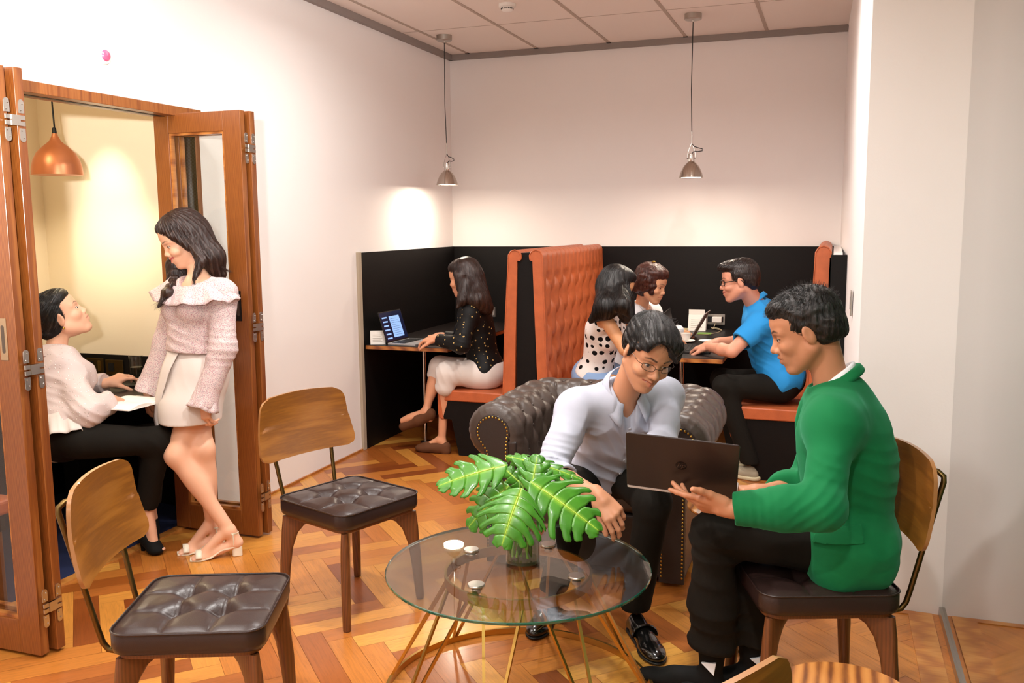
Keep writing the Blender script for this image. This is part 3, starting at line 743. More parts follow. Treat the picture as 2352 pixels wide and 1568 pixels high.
# refine
def refine(P,k):
    P=np.array(P,float); i=np.linspace(0,len(P)-1,(len(P)-1)*k+1); return np.stack([np.interp(i,np.arange(len(P)),P[:,c]) for c in range(P.shape[1])],1)
path=refine(path,3); nrm=refine(nrm,3); nrm/=np.linalg.norm(nrm,axis=1)[:,None]
rr_=.134; zc=.635
prof=[(-.130,.28),(-.136,.5)]+[(rr_*math.cos(R(a)),zc+rr_*math.sin(R(a))) for a in range(180,-61,-12)]+[(.035,.50),(.035,.05)]
P,q=resample(prof,110)
s=np.r_[0,np.cumsum(np.linalg.norm(np.diff(path,axis=0),axis=1))]; S,Tq=np.meshgrid(s,q,indexing='ij')
T=np.gradient(P,axis=0); T/=np.linalg.norm(T,axis=1)[:,None]; Pn=np.stack([-T[:,1],T[:,0]],1)
fade=np.clip((q[-1]*.70-q)/.06,0,1)[None]*np.clip((S-.05)/.05,0,1)*np.clip((s[-1]-S-.05)/.05,0,1)
D=tuft(S-.02,Tq-.03,.150,.105,A=.016,Cc=.007,cw=.012)*fade
ef=np.minimum(S,s[-1]-S); 
endr=np.where(ef<.05,.05-np.sqrt(np.maximum(0,.05**2-(.05-ef)**2)),0)
pl_=.004*np.exp(-(((Tq/.042)-np.round(Tq/.042))*.042/.005)**2)*np.exp(-((ef-.02)/.045)**2)
D=D+endr+pl_
off=P[:,0][None]-Pn[:,0][None]*D; zz=P[:,1][None]-Pn[:,1][None]*D
A=np.stack([path[:,0][:,None]+nrm[:,0][:,None]*off,path[:,1][:,None]+nrm[:,1][:,None]*off,zz],2)
g=G(); g.grid(A); 
sh=g.build('upholstery',BROWNS,t,auto=180,fix=False)
g=G()
bt=[]
# buttons
for di in range(0,6):
    tt=.03+di*.105
    if tt>q[-1]*.66: continue
    for k in range(-1,40):
        ss=.02+k*.150+(0 if di%2==0 else .075)
        if ss<.09 or ss>s[-1]-.09: continue
        i=np.searchsorted(s,ss); j=np.searchsorted(q,tt); 
        if i<len(s) and j<len(q): g.ball(tuple(A[i,j]),.008,8)
g.build('buttons',BROWNS,sh)['kind']='stuff' if 0 else None
sh.children[0].pop('kind',None) if sh.children else None
for sx,nm in ((-1,0),(1,1)):
    xc=cx_+sx*HW
    key=[(xc+sx*-.055,.02),(xc+sx*.035,.02)]
    ar=arc(0,0,.083,-55,205,20)
    pts=[(sx*p,z) for p,z in ar]
    poly=[(xc+sx*.035,.02),(xc+sx*.035,.50)]+[(xc+p,zc+z) for p,z in pts]+[(xc-sx*.078,.52),(xc-sx*.075,.02)]
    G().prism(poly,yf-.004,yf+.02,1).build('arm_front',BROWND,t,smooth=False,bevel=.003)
    # nail heads along the outline
    line=[(xc+sx*.026,.05),(xc+sx*.026,.545)]+[(xc+sx*p*.93,zc+z*.93) for p,z in arc(0,0,.078,-40,200,24)]+[(xc-sx*.064,.56),(xc-sx*.064,.05)]
    L_=np.array(line); dd=np.r_[0,np.cumsum(np.linalg.norm(np.diff(L_,axis=0),axis=1))]; g=G()
    nn_=int(dd[-1]/.0165)
    for k in range(nn_+1):
        ss=dd[-1]*k/nn_; x=np.interp(ss,dd,L_[:,0]); z=np.interp(ss,dd,L_[:,1]); g.ball((x,yf-.0045,z),.0052,8,(1,.6,1))
    g.build('nail_trim',NAIL,t,auto=180)
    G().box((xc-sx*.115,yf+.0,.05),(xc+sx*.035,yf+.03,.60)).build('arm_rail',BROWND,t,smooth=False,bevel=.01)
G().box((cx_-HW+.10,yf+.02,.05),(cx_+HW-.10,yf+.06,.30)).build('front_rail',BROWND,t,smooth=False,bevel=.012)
G().box((cx_-HW-.03,yf+.03,.03),(cx_+HW+.03,yb+.03,.06)).build('base',BLKM,t,smooth=False)
G().prism(rrect(2*HW-.23,.64,.05,5,cx_,yf+.35),.30,.455,2).build('seat_cushion',BROWNS,t,bevel=.03,auto=60)
# ---------------- laptops and things on the tables ----------------
def laptop(label,hinge0,hinge1,depth,open_deg,cs,cl,side,screen=None,keys=True,zt=None,tilt=0,logo=False):
    # hinge0->hinge1 is the hinge line; side=+1 base lies to the left of that direction
    a=Vector(hinge0);b=Vector(hinge1); ux=(b-a).normalized(); W_=(b-a).length; uz=Vector((0,0,1)) if not tilt else tilt
    uy=uz.cross(ux)*side; uz=ux.cross(uy)*side; uz.normalize()
    t=thing('laptop',label,'laptop',a)
    def fr3(O,X,Y,Z): return lambda p:O+X*p[0]+Y*p[1]+Z*p[2]
    def slab(w0,w1,y0,y1,z0,z1,f,rr=.008):
        g=G(); pl=rrect(w1-w0,y1-y0,rr,4,(w0+w1)/2,(y0+y1)/2); g.prism(pl,z0,z1,2); g.v=[tuple(f(p)) for p in g.v]; return g
    fb=fr3(a,ux,uy,uz)
    slab(0,W_,0,depth,0,.012,fb).build('base',cs,t,smooth=False,bevel=.002)
    if keys:
        k=slab(.02,W_-.02,.02,depth*.58,.0122,.0128,fb,.003).build('keyboard',DARKP,t,smooth=False); g=G()
        for i in range(5):
            for j in range(14):
                s_=(W_-.05)/14; x=.025+j*s_; y=.025+i*(depth*.58-.03)/5; q=slab(x,x+s_*.82,y,y+(depth*.58-.03)/5*.8,.0128,.0145,fb,.001); g.add(q.v,q.f)
        g.build('keys',BLKM,k,smooth=False)
        slab(W_*.35,W_*.65,depth*.64,depth*.94,.0121,.0126,fb,.003).build('touchpad',GREY,t,smooth=False)
    o_=R(open_deg); ly=uy*math.cos(o_)+uz*math.sin(o_); lz=ux.cross(ly)*-side
    fl=fr3(a+uz*.010,ux,ly,lz)
    l=slab(0,W_,0.002,depth+.002,-.006,0,fl).build('lid',cl,t,smooth=False,bevel=.0015)
    slab(.006,W_-.006,.012,depth-.004,.0,.0006,fl,.003).build('screen',screen or DARKP,l,smooth=False)
    return t,fl,W_,l,slab
n=N('screen_window'); n.set(Base_Color='6f8fbf',Emission_Color='7f9fd0',Emission_Strength=.9,Roughness=.3); SCW=n.m
n=N('screen_dark'); n.set(Base_Color='0c1226',Emission_Color='131c38',Emission_Strength=.5,Roughness=.2); SCD=n.m
SILV=plain('laptop_silver','c4c3c4',.35,.7)
GUN=plain('laptop_charcoal','3a3230',.35,.6)
t,fl,W_,l,slab=laptop('silver laptop with lit blue screen the woman is typing on',(.172,-1.60,.7465),(.190,-1.29,.7465),.222,108,SILV,DARKP,-1,SCD)
sw=slab(.12,.26,.03,.185,.0007,.0011,fl,.001).build('screen_window',SCW,l,smooth=False)
g=G()
for i in range(6):
    q=slab(.025,.09,.025+i*.03,.035+i*.03,.0007,.001,fl,.001); g.add(q.v,q.f)
g.build('screen_icons',SCW,l,smooth=False)
g=G()
for i in range(9):
    q=slab(.13,.25-.02*(i%3),.045+i*.015,.047+i*.015,.0012,.0014,fl,.0005); g.add(q.v,q.f)
g.build('screen_text',plain('screen_ink','2b3c63',.5),sw,smooth=False)
laptop('black laptop with open keyboard under the blue shirt man hands',(2.135,-1.46,.7465),(2.115,-1.10,.7465),.25,100,DARKP,DARKP,-1,DARKP)
laptop('thin grey laptop seen edge-on near the wall sockets',(2.155,-.80,.7465),(2.155,-.50,.7465),.21,120,SILV,GREY,1,SCD,keys=False)
def cup(x,y,z,label,grp=None):
    t=thing('coffee_cup',label,'cup',(x,y,z+.008))
    G().lathe([(0,.012),(.022,.012),(.026,.016),(.034,.035),(.0375,.062),(.035,.062),(.031,.035),(.02,.02),(0,.018)],(x,y,z),32).build('bowl',WHITEP,t,auto=60)
    G().tube([(x-.033,y-.01,z+.052),(x-.05,y-.012,z+.05),(x-.055,y-.012,z+.038),(x-.046,y-.011,z+.027),(x-.031,y-.008,z+.028)],.0035,8).build('handle',WHITEP,t)
def saucer(x,y,z,label,r=.068):
    o=G().lathe([(0,.0),(.03,0),(r*.8,.006),(r,.012),(r-.002,.014),(r*.75,.009),(.028,.004),(0,.004)],(x,y,z),40).build('saucer',WHITEP,auto=60); tag(o,label,'saucer',None)
cup(2.143,-.893,.7475,'white coffee cup standing on a saucer behind the black laptop'); saucer(2.143,-.893,.7465,'white saucer under the coffee cup on the right booth table'); saucer(2.285,-.86,.7465,'white empty saucer beside the hand of the man in blue',.055)
def box(name,a,b,m,label,cat,rz=0,**k):
    o=G().box(a,b).build(name,m,smooth=False,bevel=.001,**k); tag(o,label,cat); return o
def card_stand(x,y,z,rz,label,s=1.0):
    t=thing('card_stand',label,'card stand',(x,y,z),rz)
    w_=.05*s; g=G()
    g.prism([(-.028*s,0),(-.004*s,.09*s),(.004*s,.09*s),(.028*s,0),(.025*s,0),(.0,.082*s),(-.025*s,0)],-w_,w_,1); g.build('folded_card',PAPER,t,local=True,smooth=False)
    g=G()
    for i in range(5): 
        q=.2+i*.12; xx=.0275*s*(1-q)+.004*s*q+.0012; g.box((xx,-w_*.7,.09*s*q),(xx+.0004,w_*(.6-.2*(i%2)),.09*s*q+.0022))
    g.build('printed_lines',plain('grey_ink','a49a8c',.8),t,local=True,smooth=False)
card_stand(.085,-1.575,.7465,R(-62),'cream folded card standing behind the silver laptop',1.05)
card_stand(2.125,-.17,.7465,R(-90),'cream card in a stand by the wall on the right booth table',1.35)
o=G().box((2.045,-.085,.7465),(2.17,-.075,.90)).build('menu_card',PAPER,smooth=False); tag(o,'white menu card upright behind the cream card stand','card')
g=G()
t=thing('booklet','small cream booklet lying behind the coffee cup','booklet',(2.0,-.2,.7465))
G().box((1.93,-.26,.7467),(2.06,-.14,.757)).build('pages',PAPER,t,smooth=False); G().box((1.928,-.262,.7571),(2.062,-.138,.7585)).build('cover',plain('tan_cover','cdbf95',.7),t,smooth=False)
box('green_notebook',(2.16,-.43,.7466),(2.26,-.35,.753),plain('green_cover','7fae4c',.6),'small green notebook beside the thin grey laptop','notebook')
t=thing('charger','white plug charger in the wall socket above the right table','charger',(2.262,-.027,.82))
G().box((2.222,-.075,.80),(2.297,-.0275,.842)).build('plug',WHITEP,t,smooth=False,bevel=.005)
pts=[(2.25,-.06,.80),(2.245,-.08,.775),(2.235,-.10,.752)]+[(2.27+.04*math.cos(a),-.17+.03*math.sin(a),.752+.018*abs(math.sin(a*.5))) for a in np.linspace(PI,PI*6,50)]+[(2.30,-.3,.751),(2.24,-.45,.751),(2.16,-.52,.756)]
G().tube(pts,.0018,6).build('cable',plain('cable_cream','d8cba8',.5),t)
# cabin table and its things
t=thing('cabin_table','black cabin table with open magazine beside the seated woman','table',(-.6,-3.6,0))
G().box((-1.2,-3.98,.712),(-.14,-3.17,.742)).build('top',BLACKT,t,smooth=False,bevel=.002)
G().box((-.72,-3.62,.004),(-.62,-3.52,.711)).build('pedestal',BLACKP,t,smooth=False)
t=thing('magazine','open white magazine overhanging the cabin table edge','magazine',(-.1,-3.8,.743),R(0))
g=G(); A=[]
for i in range(25):
    u=-1+2*i/24; zz=.7435+.022*(math.sin(min(1,abs(u)*1.15)*PI)**.8 if abs(u)>0 else 0)*.55+.004
    A.append([( .075-.23*v_, -3.83+u*.155,zz) for v_ in np.linspace(0,1,6)])
A=np.array(A); g.grid(A); B=A.copy(); B[:,:,2]=.7432
g.grid(B); per=lambda M:[M[i,0] for i in range(25)]+[M[24,j] for j in range(1,6)]+[M[i,5] for i in range(23,-1,-1)]+[M[0,j] for j in range(4,0,-1)]
g.grid(np.array([per(A),per(B)]),closed_v=True); g.build('pages',PAPER,t,auto=50)
G().box((-.158,-3.988,.7422),(.078,-3.672,.7431)).build('cover',plain('magazine_cover','e8ddd6',.4),t,smooth=False)
t=thing('water_glass','clear tumbler of water near the sockets on the cabin table','glass',(-.425,-3.372,.743))
G().lathe([(0,0),(.027,0),(.029,.003),(.037,.15),(.0355,.15),(.0275,.012),(0,.012)],(-.425,-3.372,.743),40).build('tumbler',VGLASS,t,auto=40)
G().lathe([(0,.0125),(.0272,.0125),(.032,.09),(0,.09)],(-.425,-3.372,.743),40).build('water',WATER,t,auto=40)
t=thing('phone','black smartphone lying beside the water glass','phone',(-.40,-3.46,.743),R(20))
G().prism(rrect(.15,.07,.008,4),0.0005,.009,2).build('body',DARKP,t,local=True,smooth=False,bevel=.002)
G().prism(rrect(.14,.062,.004,4),.0091,.0094,2).build('screen',BLKM,t,local=True,smooth=False)
t=thing('cabin_bench','orange leather bench with timber legs under the seated woman','bench',(-.3,-4.75,0))
G().box((-1.2,-5.1,.385),(-.14,-4.42,.45)).build('seat',ORANGE,t,smooth=False,bevel=.015)
G().box((-1.2,-5.05,.31),(-.17,-4.47,.384)).build('frame',BLACKP,t,smooth=False)
for x,y in ((-.2,-4.52),(-.2,-5.0),(-1.1,-4.52),(-1.1,-5.0)): G().box((x-.03,y-.03,.0045),(x+.03,y+.03,.309)).build('leg',LEGW,t,smooth=False)
# ---------------- implicit surfaces for people and clothes ----------------
V3=lambda *a: np.array(a[0] if len(a)==1 else a,float)
def nrmz(v): v=V3(v); return v/max(1e-9,np.linalg.norm(v))
def cap(a,b,ra,rb=None,k=.02,op='u',flat=None):
    a=V3(a);b=V3(b); rb=ra if rb is None else rb; ba=b-a; L2=max(1e-12,ba@ba)
    def f(P):
        q=P-a; t=np.clip((q@ba)/L2,0,1); return np.linalg.norm(q-t[:,None]*ba,axis=1)-(ra+(rb-ra)*t)
    return (op,f,(a+b)/2,np.sqrt(L2)/2+max(ra,rb),k)
def ell(c,r,B=None,k=.02,op='u'):
    c=V3(c);r=V3(r)
    def f(P):
        q=P-c
        if B is not None: q=q@B.T
        k0=np.linalg.norm(q/r,axis=1); k1=np.linalg.norm(q/(r*r),axis=1); return k0*(k0-1)/np.maximum(k1,1e-9)
    return (op,f,c,max(r),k)
def rbox(c,h,B=None,r=.01,k=.01,op='u'):
    c=V3(c);h=V3(h)
    def f(P):
        q=P-c
        if B is not None: q=q@B.T
        d=np.abs(q)-(h-r); return np.linalg.norm(np.maximum(d,0),axis=1)+np.minimum(d.max(1),0)-r
    return (op,f,c,np.linalg.norm(h),k)
def half(p,n,k=.004,c=None,R_=9):   # removes the side the normal points to
    p=V3(p);n=nrmz(n)
    if c is None: return ('s',lambda P:-((P-p)@n),p,R_,k)
    c=V3(c); return ('s',lambda P:np.maximum(-((P-p)@n),np.linalg.norm(P-c,axis=1)-R_),c,R_,k)
def evalf(prims,P,cen,brad):
    # P (B,n,3) blocks; cen (B,3)
    Bn,n=P.shape[:2]; D=np.full((Bn,n),1.0)
    for (op,f,c,r,k) in prims:
        m=np.linalg.norm(cen-c,axis=1)<r+brad+k+.03
        if not m.any(): continue
        d=f(P[m].reshape(-1,3)).reshape(-1,n); a=D[m]
        if op=='u':
            h=np.clip(.5+.5*(a-d)/k,0,1); D[m]=a*(1-h)+d*h-k*h*(1-h)
        elif op=='s':
            d=-d; h=np.clip(.5-.5*(a-d)/k,0,1); D[m]=a*(1-h)+d*h+k*h*(1-h)
    return D
def nets(prims,h,disp=None,margin=.0,nb=8):
    un=[p for p in prims if p[0]=='u']
    lo=np.min([p[2]-p[3]-.02 for p in un],axis=0); hi=np.max([p[2]+p[3]+.02 for p in un],axis=0)
    bs=nb*h; nbk=np.ceil((hi-lo)/bs).astype(int)+1
    I=np.stack(np.meshgrid(*[np.arange(x) for x in nbk],indexing='ij'),-1).reshape(-1,3)
    cen=lo+(I+.5)*bs; br=bs*.866
    D=evalf(prims,cen[:,None,:],cen,br*1.2+margin)[:,0]
    # blocks far from every primitive keep the default 1.0
    act=np.abs(D)<br*1.35+margin+.004; I=I[act];cen=cen[act]
    g=np.arange(nb+1)*h; loc=np.stack(np.meshgrid(g,g,g,indexing='ij'),-1).reshape(-1,3)
    Vs=[];Ks=[];Q=[]
    N_=nbk*nb+2
    key=lambda c:(c[...,0]*N_[1]+c[...,1])*N_[2]+c[...,2]
    cs=np.array([(i,j,k) for i in (0,1) for j in (0,1) for k in (0,1)])
    ed=[(a,b) for a in range(8) for b in range(a+1,8) if np.abs(cs[a]-cs[b]).sum()==1]
    for s0 in range(0,len(I),1500):
        Ib=I[s0:s0+1500]; cb=cen[s0:s0+1500]; P=(lo+Ib*bs)[:,None,:]+loc[None]
        F=evalf(prims,P,cb,br*1.02)
        if disp is not None: F=F-disp(P.reshape(-1,3)).reshape(F.shape)
        F=F.reshape(-1,nb+1,nb+1,nb+1); S=F<0
        c8=np.stack([F[:,i:i+nb,j:j+nb,k:k+nb] for i,j,k in cs],-1); s8=c8<0; n8=s8.sum(-1); A=(n8>0)&(n8<8)
        ia=np.argwhere(A); v8=c8[A]; acc=np.zeros((len(ia),3)); cnt=np.zeros(len(ia))
        for a,b in ed:
            m=(v8[:,a]<0)!=(v8[:,b]<0); t=v8[:,a]/np.where(m,v8[:,a]-v8[:,b],1); p=cs[a]+(cs[b]-cs[a])*t[:,None]; acc+=np.where(m[:,None],p,0); cnt+=m
        vv=acc/cnt[:,None]; gi=Ib[ia[:,0]]*nb+ia[:,1:]; Vs.append(lo+(gi+vv)*h); Ks.append(key(gi))
        for ax in range(3):
            a0=S[:,:nb,:nb,:nb]; a1=S[:,1:,:nb,:nb] if ax==0 else S[:,:nb,1:,:nb] if ax==1 else S[:,:nb,:nb,1:]
            ie=np.argwhere(a0!=a1)
            if not len(ie): continue
            gi=Ib[ie[:,0]]*nb+ie[:,1:]; fl=a0[tuple(ie.T)]
            o1=np.zeros(3,int);o2=np.zeros(3,int);o1[(ax+1)%3]=-1;o2[(ax+2)%3]=-1
            q=np.stack([key(gi),key(gi+o1),key(gi+o1+o2),key(gi+o2)],1); q[~fl]=q[~fl][:,::-1]; Q.append(q)
    Vt=np.concatenate(Vs);Kt=np.concatenate(Ks);Q=np.concatenate(Q); o=np.argsort(Kt);Kt=Kt[o];Vt=Vt[o]
    ix=np.clip(np.searchsorted(Kt,Q),0,len(Kt)-1); ok=(Kt[ix]==Q).all(1); return Vt,ix[ok]
def meshobj(name,parts,mat,parent,color=None,smooth_it=1):
    Vs=[];Fs=[];b=0
    for V,F in parts:
        for _ in range(smooth_it):     # light relaxing of the grid steps
            acc=np.zeros_like(V);cn=np.zeros(len(V))
            for a,c in ((0,1),(1,2),(2,3),(3,0)):
                np.add.at(acc,F[:,a],V[F[:,c]]);np.add.at(acc,F[:,c],V[F[:,a]]);np.add.at(cn,F[:,a],1);np.add.at(cn,F[:,c],1)
            V=V*.5+.5*acc/np.maximum(cn,1)[:,None]
        Vs.append(V);Fs.append(F+b);b+=len(V)
    V=np.concatenate(Vs);F=np.concatenate(Fs); wv=V.copy()
    if parent is not None: inv=np.array(WM[parent.name].inverted()); V=V@inv[:3,:3].T+inv[:3,3]
    me=bpy.data.meshes.new(name); me.vertices.add(len(V)); me.vertices.foreach_set('co',V.astype(np.float32).ravel())
    me.loops.add(F.size); me.loops.foreach_set('vertex_index',F.astype(np.int32).ravel()); me.polygons.add(len(F))
    me.polygons.foreach_set('loop_start',np.arange(0,F.size,4,dtype=np.int32))
    try: me.polygons.foreach_set('loop_total',np.full(len(F),4,dtype=np.int32))
    except Exception: pass
    me.update(calc_edges=True); me.polygons.foreach_set('use_smooth',[True]*len(F))
    for m in (mat if isinstance(mat,(list,tuple)) else [mat]): me.materials.append(m)
    if color is not None:
        c=color(wv); at=me.attributes.new('tint','FLOAT_COLOR','POINT'); at.data.foreach_set('color',np.c_[c,np.ones(len(c))].astype(np.float32).ravel())
    me.update(); return link(name,me,parent)
rs_=np.random.RandomState(5); ND=rs_.randn(6,3); ND/=np.linalg.norm(ND,axis=1)[:,None]; NP_=rs_.rand(6)*6.28
def noise3(P,f,seed=0):
    s=0
    for i in range(5): s=s+np.sin(P@(ND[(i+seed)%6]*f*(1+.37*i))+NP_[(i*2+seed)%6]*(1+seed))*(.8**i)
    return s/2.6
def folds(specs,base=0.0,bf=30,cre=None):
    # specs: (centre, axis, wavelength, amp, radius)
    def f(P):
        d=np.zeros(len(P))
        if base: d+=base*noise3(P,bf,1)
        if cre: d+=cre[0]*(1-np.abs(noise3(P*V3(1,1,cre[2] if len(cre)>2 else 1)+.02*noise3(P,11,4)[:,None],cre[1],2))*2.4)
        for (c,ax,wl,am,R_) in specs:
            c=V3(c); q=P-c; r2=(q*q).sum(1)/(R_*R_); m=r2<4
            if not m.any(): continue
            w_=np.exp(-r2[m]*1.2); ph=(q[m]@nrmz(ax))/wl*2*PI+2.0*noise3(P[m],9,2)+1.2*noise3(P[m],22,3)
            d[m]+=am*w_*(1-np.abs(np.sin(ph*.5))**.8*1.6)
        return d
    return f
def basis3(f,u):
    f=nrmz(f); l=nrmz(np.cross(u,f)); u=np.cross(f,l); return np.array([f,l,u])   # rows forward, left, up
def headframe(c,az,pitch,roll=0,s=1.07):
    a=R(az);p=R(pitch); f=V3(math.cos(a)*math.cos(p),math.sin(a)*math.cos(p),-math.sin(p)); B=basis3(f,(0,0,1))
    if roll:
        r=R(roll); l=B[1]*math.cos(r)+B[2]*math.sin(r); u=-B[1]*math.sin(r)+B[2]*math.cos(r); B=np.array([B[0],l,u])
    return dict(c=V3(c),B=B,s=s,w=lambda *p,c=V3(c),B=B,s=s:c+s*(V3(*p)@B))
def head_prims(H,fem=False,smile=.0,open_=.5,neck=None,nr=.055,ears=True):
    w=H['w'];s=H['s'];B=H['B']
    E_=lambda c,r,k=.02,op='u':ell(w(*c),V3(r)*s,B,k*s,op)
    C_=lambda a,b,ra,rb,k=.02,op='u':cap(w(*a),w(*b),ra*s,rb*s,k*s,op)
    j=.88 if fem else 1; z_=.8 if fem else 1
    P=[E_((-.016,0,.036),(.094,.074,.086)),E_((.028,0,.045),(.064,.064,.056),.03),E_((.022,0,-.03),(.068,.060*j,.078),.03)]
    for y in (1,-1):
        P+=[C_((-.002,y*.052*j,-.048),(.058,y*.018*j,-.096),.022,.017,.025),E_((.059,y*.035,-.024),(.024,.022,.020),.020)]
        P+=[C_((.083,y*.012,.022),(.067,y*.046,.022),.008*z_,.007*z_,.018)]
    P+=[E_((.071,0,-.098),(.018,.019,.015),.02),E_((.070,0,-.058),(.026,.030,.026),.02)]
    P+=[C_((.081,0,.014),(.101-.003*(1-z_)*5,0,-.022),.0080*z_,.0095*z_,.012),E_((.1035-.003*(1-z_)*5,0,-.0275),(.0125*z_,.0112*z_,.0105*z_),.008)]
    for y in (1,-1): P+=[E_((.094,y*.0125,-.0325),(.0105,.0075,.0078),.006)]
    for y in (1,-1): P+=[E_((.094,y*.031,.004),(.015,.020,.012),.012,'s'),E_((.0675,y*.031,.0035),(.0178,.0168,.0140),.005)]
    for y in (1,-1): P+=[E_((.1015,y*.0062,-.0405),(.0050,.0032,.0040),.003,'s')]
    up=-.052; lo=-.067; wd=.0225+.007*smile; cz=.0115*smile
    P+=[C_((.0960,.0,up),(.083,wd,up-.005+cz),.0056,.0034,.005),C_((.0960,.0,up),(.083,-wd,up-.005+cz),.0056,.0034,.005)]
    P+=[C_((.0930,.0,lo),(.081,wd*.85,lo+.006+cz*.8),.0062,.0032,.006),C_((.0930,.0,lo),(.081,-wd*.85,lo+.006+cz*.8),.0062,.0032,.006)]
    g_=.0022+.0022*smile
    P+=[C_((.102,0,-.059),(.086,wd,-.0585+cz),g_,.0015,.003,'s'),C_((.102,0,-.059),(.086,-wd,-.0585+cz),g_,.0015,.003,'s')]
    if smile>.4:
        for y in (1,-1): P+=[E_((.066,y*.038,-.030),(.022,.020,.015),.014)]
    # eye slits
    for y in (1,-1):
        e=.0012+.0058*open_; P+=[E_((.0850,y*.031,.0035-.001*(1-open_)),(.0085,.0140,e),.0015,'s')]
    if ears:
        for y in (1,-1):
            o=w(-.006,y*.074,-.004); a=R(22)*y; Bm=np.array([B[0]*math.cos(a)+B[1]*math.sin(a)*1,-B[0]*math.sin(a)+B[1]*math.cos(a),B[2]])
            tl=R(12); Bm=np.array([Bm[0]*math.cos(tl)-Bm[2]*math.sin(tl),Bm[1],Bm[0]*math.sin(tl)+Bm[2]*math.cos(tl)])
            P+=[ell(o,V3(.019,.0085,.031)*s,Bm,.006*s),ell(w(-.006,y*.086,.002),V3(.0105,.006,.018)*s,Bm,.004*s,'s'),ell(w(.004,y*.079,-.006),V3(.004,.004,.007)*s,Bm,.003*s)]
    if neck is not None:
        P+=[cap(w(-.034,0,-.045),neck,nr*s*.90,nr*1.04,.020)]
    return P
def head_color(H,skin,lip='b5483f',brow='1d1512',blush=.0,fem=False,smile=0,teeth=False,extra=None,open_=.4):
    sk=V3(lin(skin));lp=V3(lin(lip));bw=V3(lin(brow))
    def f(V):
        q=(V-H['c'])@H['B'].T/H['s']; C=np.tile(sk,(len(V),1)); 
        m=noise3(V,60,2)[:,None]*.03; C=C*(1+m)
        near=(np.abs(q).max(1)<.14)
        wd=.0225+.007*smile;cz=.0115*smile
        def seg(a,b,r,soft=.0012,asp=1):
            a=V3(a);b=V3(b);ba=b-a;t=np.clip(((q-a)@ba)/(ba@ba),0,1);d=np.linalg.norm(q-a-t[:,None]*ba,axis=1)-r; return np.clip(.5-d/(2*soft),0,1)[:,None]*near[:,None]
        def seg2(a,b,r,soft=.0012):
            k=V3(.22,1,1); a=V3(a)*k;b=V3(b)*k;ba=b-a;qq=q*k;t=np.clip(((qq-a)@ba)/(ba@ba),0,1);d=np.linalg.norm(qq-a-t[:,None]*ba,axis=1)-r; return (np.clip(.5-d/(2*soft),0,1)*(q[:,0]>.03))[:,None]*near[:,None]
        if blush:
            for y in (1,-1): d=np.linalg.norm((q-V3(.07,y*.042,-.022))/V3(.03,.022,.02),axis=1); C=C*(1-np.clip(1-d,0,1)[:,None]*blush*V3(.0,.45,.40))
        for y in (1,-1):
            a=np.maximum(seg((.0965,0,-.0515),(.083,y*wd,-.057+cz),.0052),seg((.0945,0,-.0665),(.082,y*wd*.85,-.061+cz),.0058)); C=C*(1-a)+lp*a
            b=np.maximum(seg2((.091,y*.014,.0265),(.083,y*.034,.0315),.0024 if fem else .0034),seg2((.083,y*.034,.0315),(.067,y*.049,.0265),.0018 if fem else .0028)); C=C*(1-b*.9)+bw*b*.9
            zt=.0035+.0012+.0058*open_; e=np.maximum(seg((.0835,y*.018,.0030),(.0870,y*.031,zt),.0017),seg((.0870,y*.031,zt),(.0765,y*.0455,.0045),.0020)); C=C*(1-e)+bw*.5*e
            n=seg((.1005,y*.0062,-.0405),(.098,y*.0062,-.039),.0042); C=C*(1-n*.8)+sk*V3(.25,.12,.10)*n*.8
        n=seg((.089,.016,-.0590+cz*.5),(.089,-.016,-.0590+cz*.5),.0016+.0022*smile,.0008)
        C=C*(1-n)+(V3(.75,.68,.6) if teeth else V3(.12,.02,.02))*n
        if extra: C=extra(V,q,C)
        return C
    return f
def skinmat():
    n=N('skin'); a=n.n('ShaderNodeAttribute',attribute_name='tint'); n.l(a.outputs['Color'],n.b.inputs['Base Color'])
    n.set(Roughness=.48,Subsurface_Weight=.12,Subsurface_Scale=.01,Specular_IOR_Level=.4); n.b.inputs['Subsurface Radius'].default_value=(1,.35,.2)
    n.bump(n.noise(n.coord(),500,3),.12,.0006); MT['skin']=n.m; return n.m
SKIN=skinmat()
def hairmat(name,dark,lite,rough=.33):
    n=N(name); v=n.coord((90,90,4)); f=n.noise(v,3,6,.7,.3); n.l(n.ramp(f,[(.35,dark),(.7,lite)]),n.b.inputs['Base Color']); n.set(Roughness=rough,Specular_IOR_Level=.6); n.bump(f,.6,.0025); MT[name]=n.m; return n.m
HBLACK=hairmat('hair_black','060505','1d1715'); HBROWN=hairmat('hair_dark_brown','140b08','452a20',.3); HRED=hairmat('hair_red_brown','2a120c','5e2c1e')
EYEW=plain('eye_white','d9cfc8',.2); IRIS=plain('iris_dark','120a07',.1)
def eyes(H,body):
    for y in (1,-1):
        w=H['w'];s=H['s']; c=w(.0705,y*.031,.0035); g=G(); g.ball(c,.0142*s,16); g.cur=1; g.ball(w(.0795,y*.0315,.0022),.0072*s,12)
        g.build('eye',[EYEW,IRIS],body)
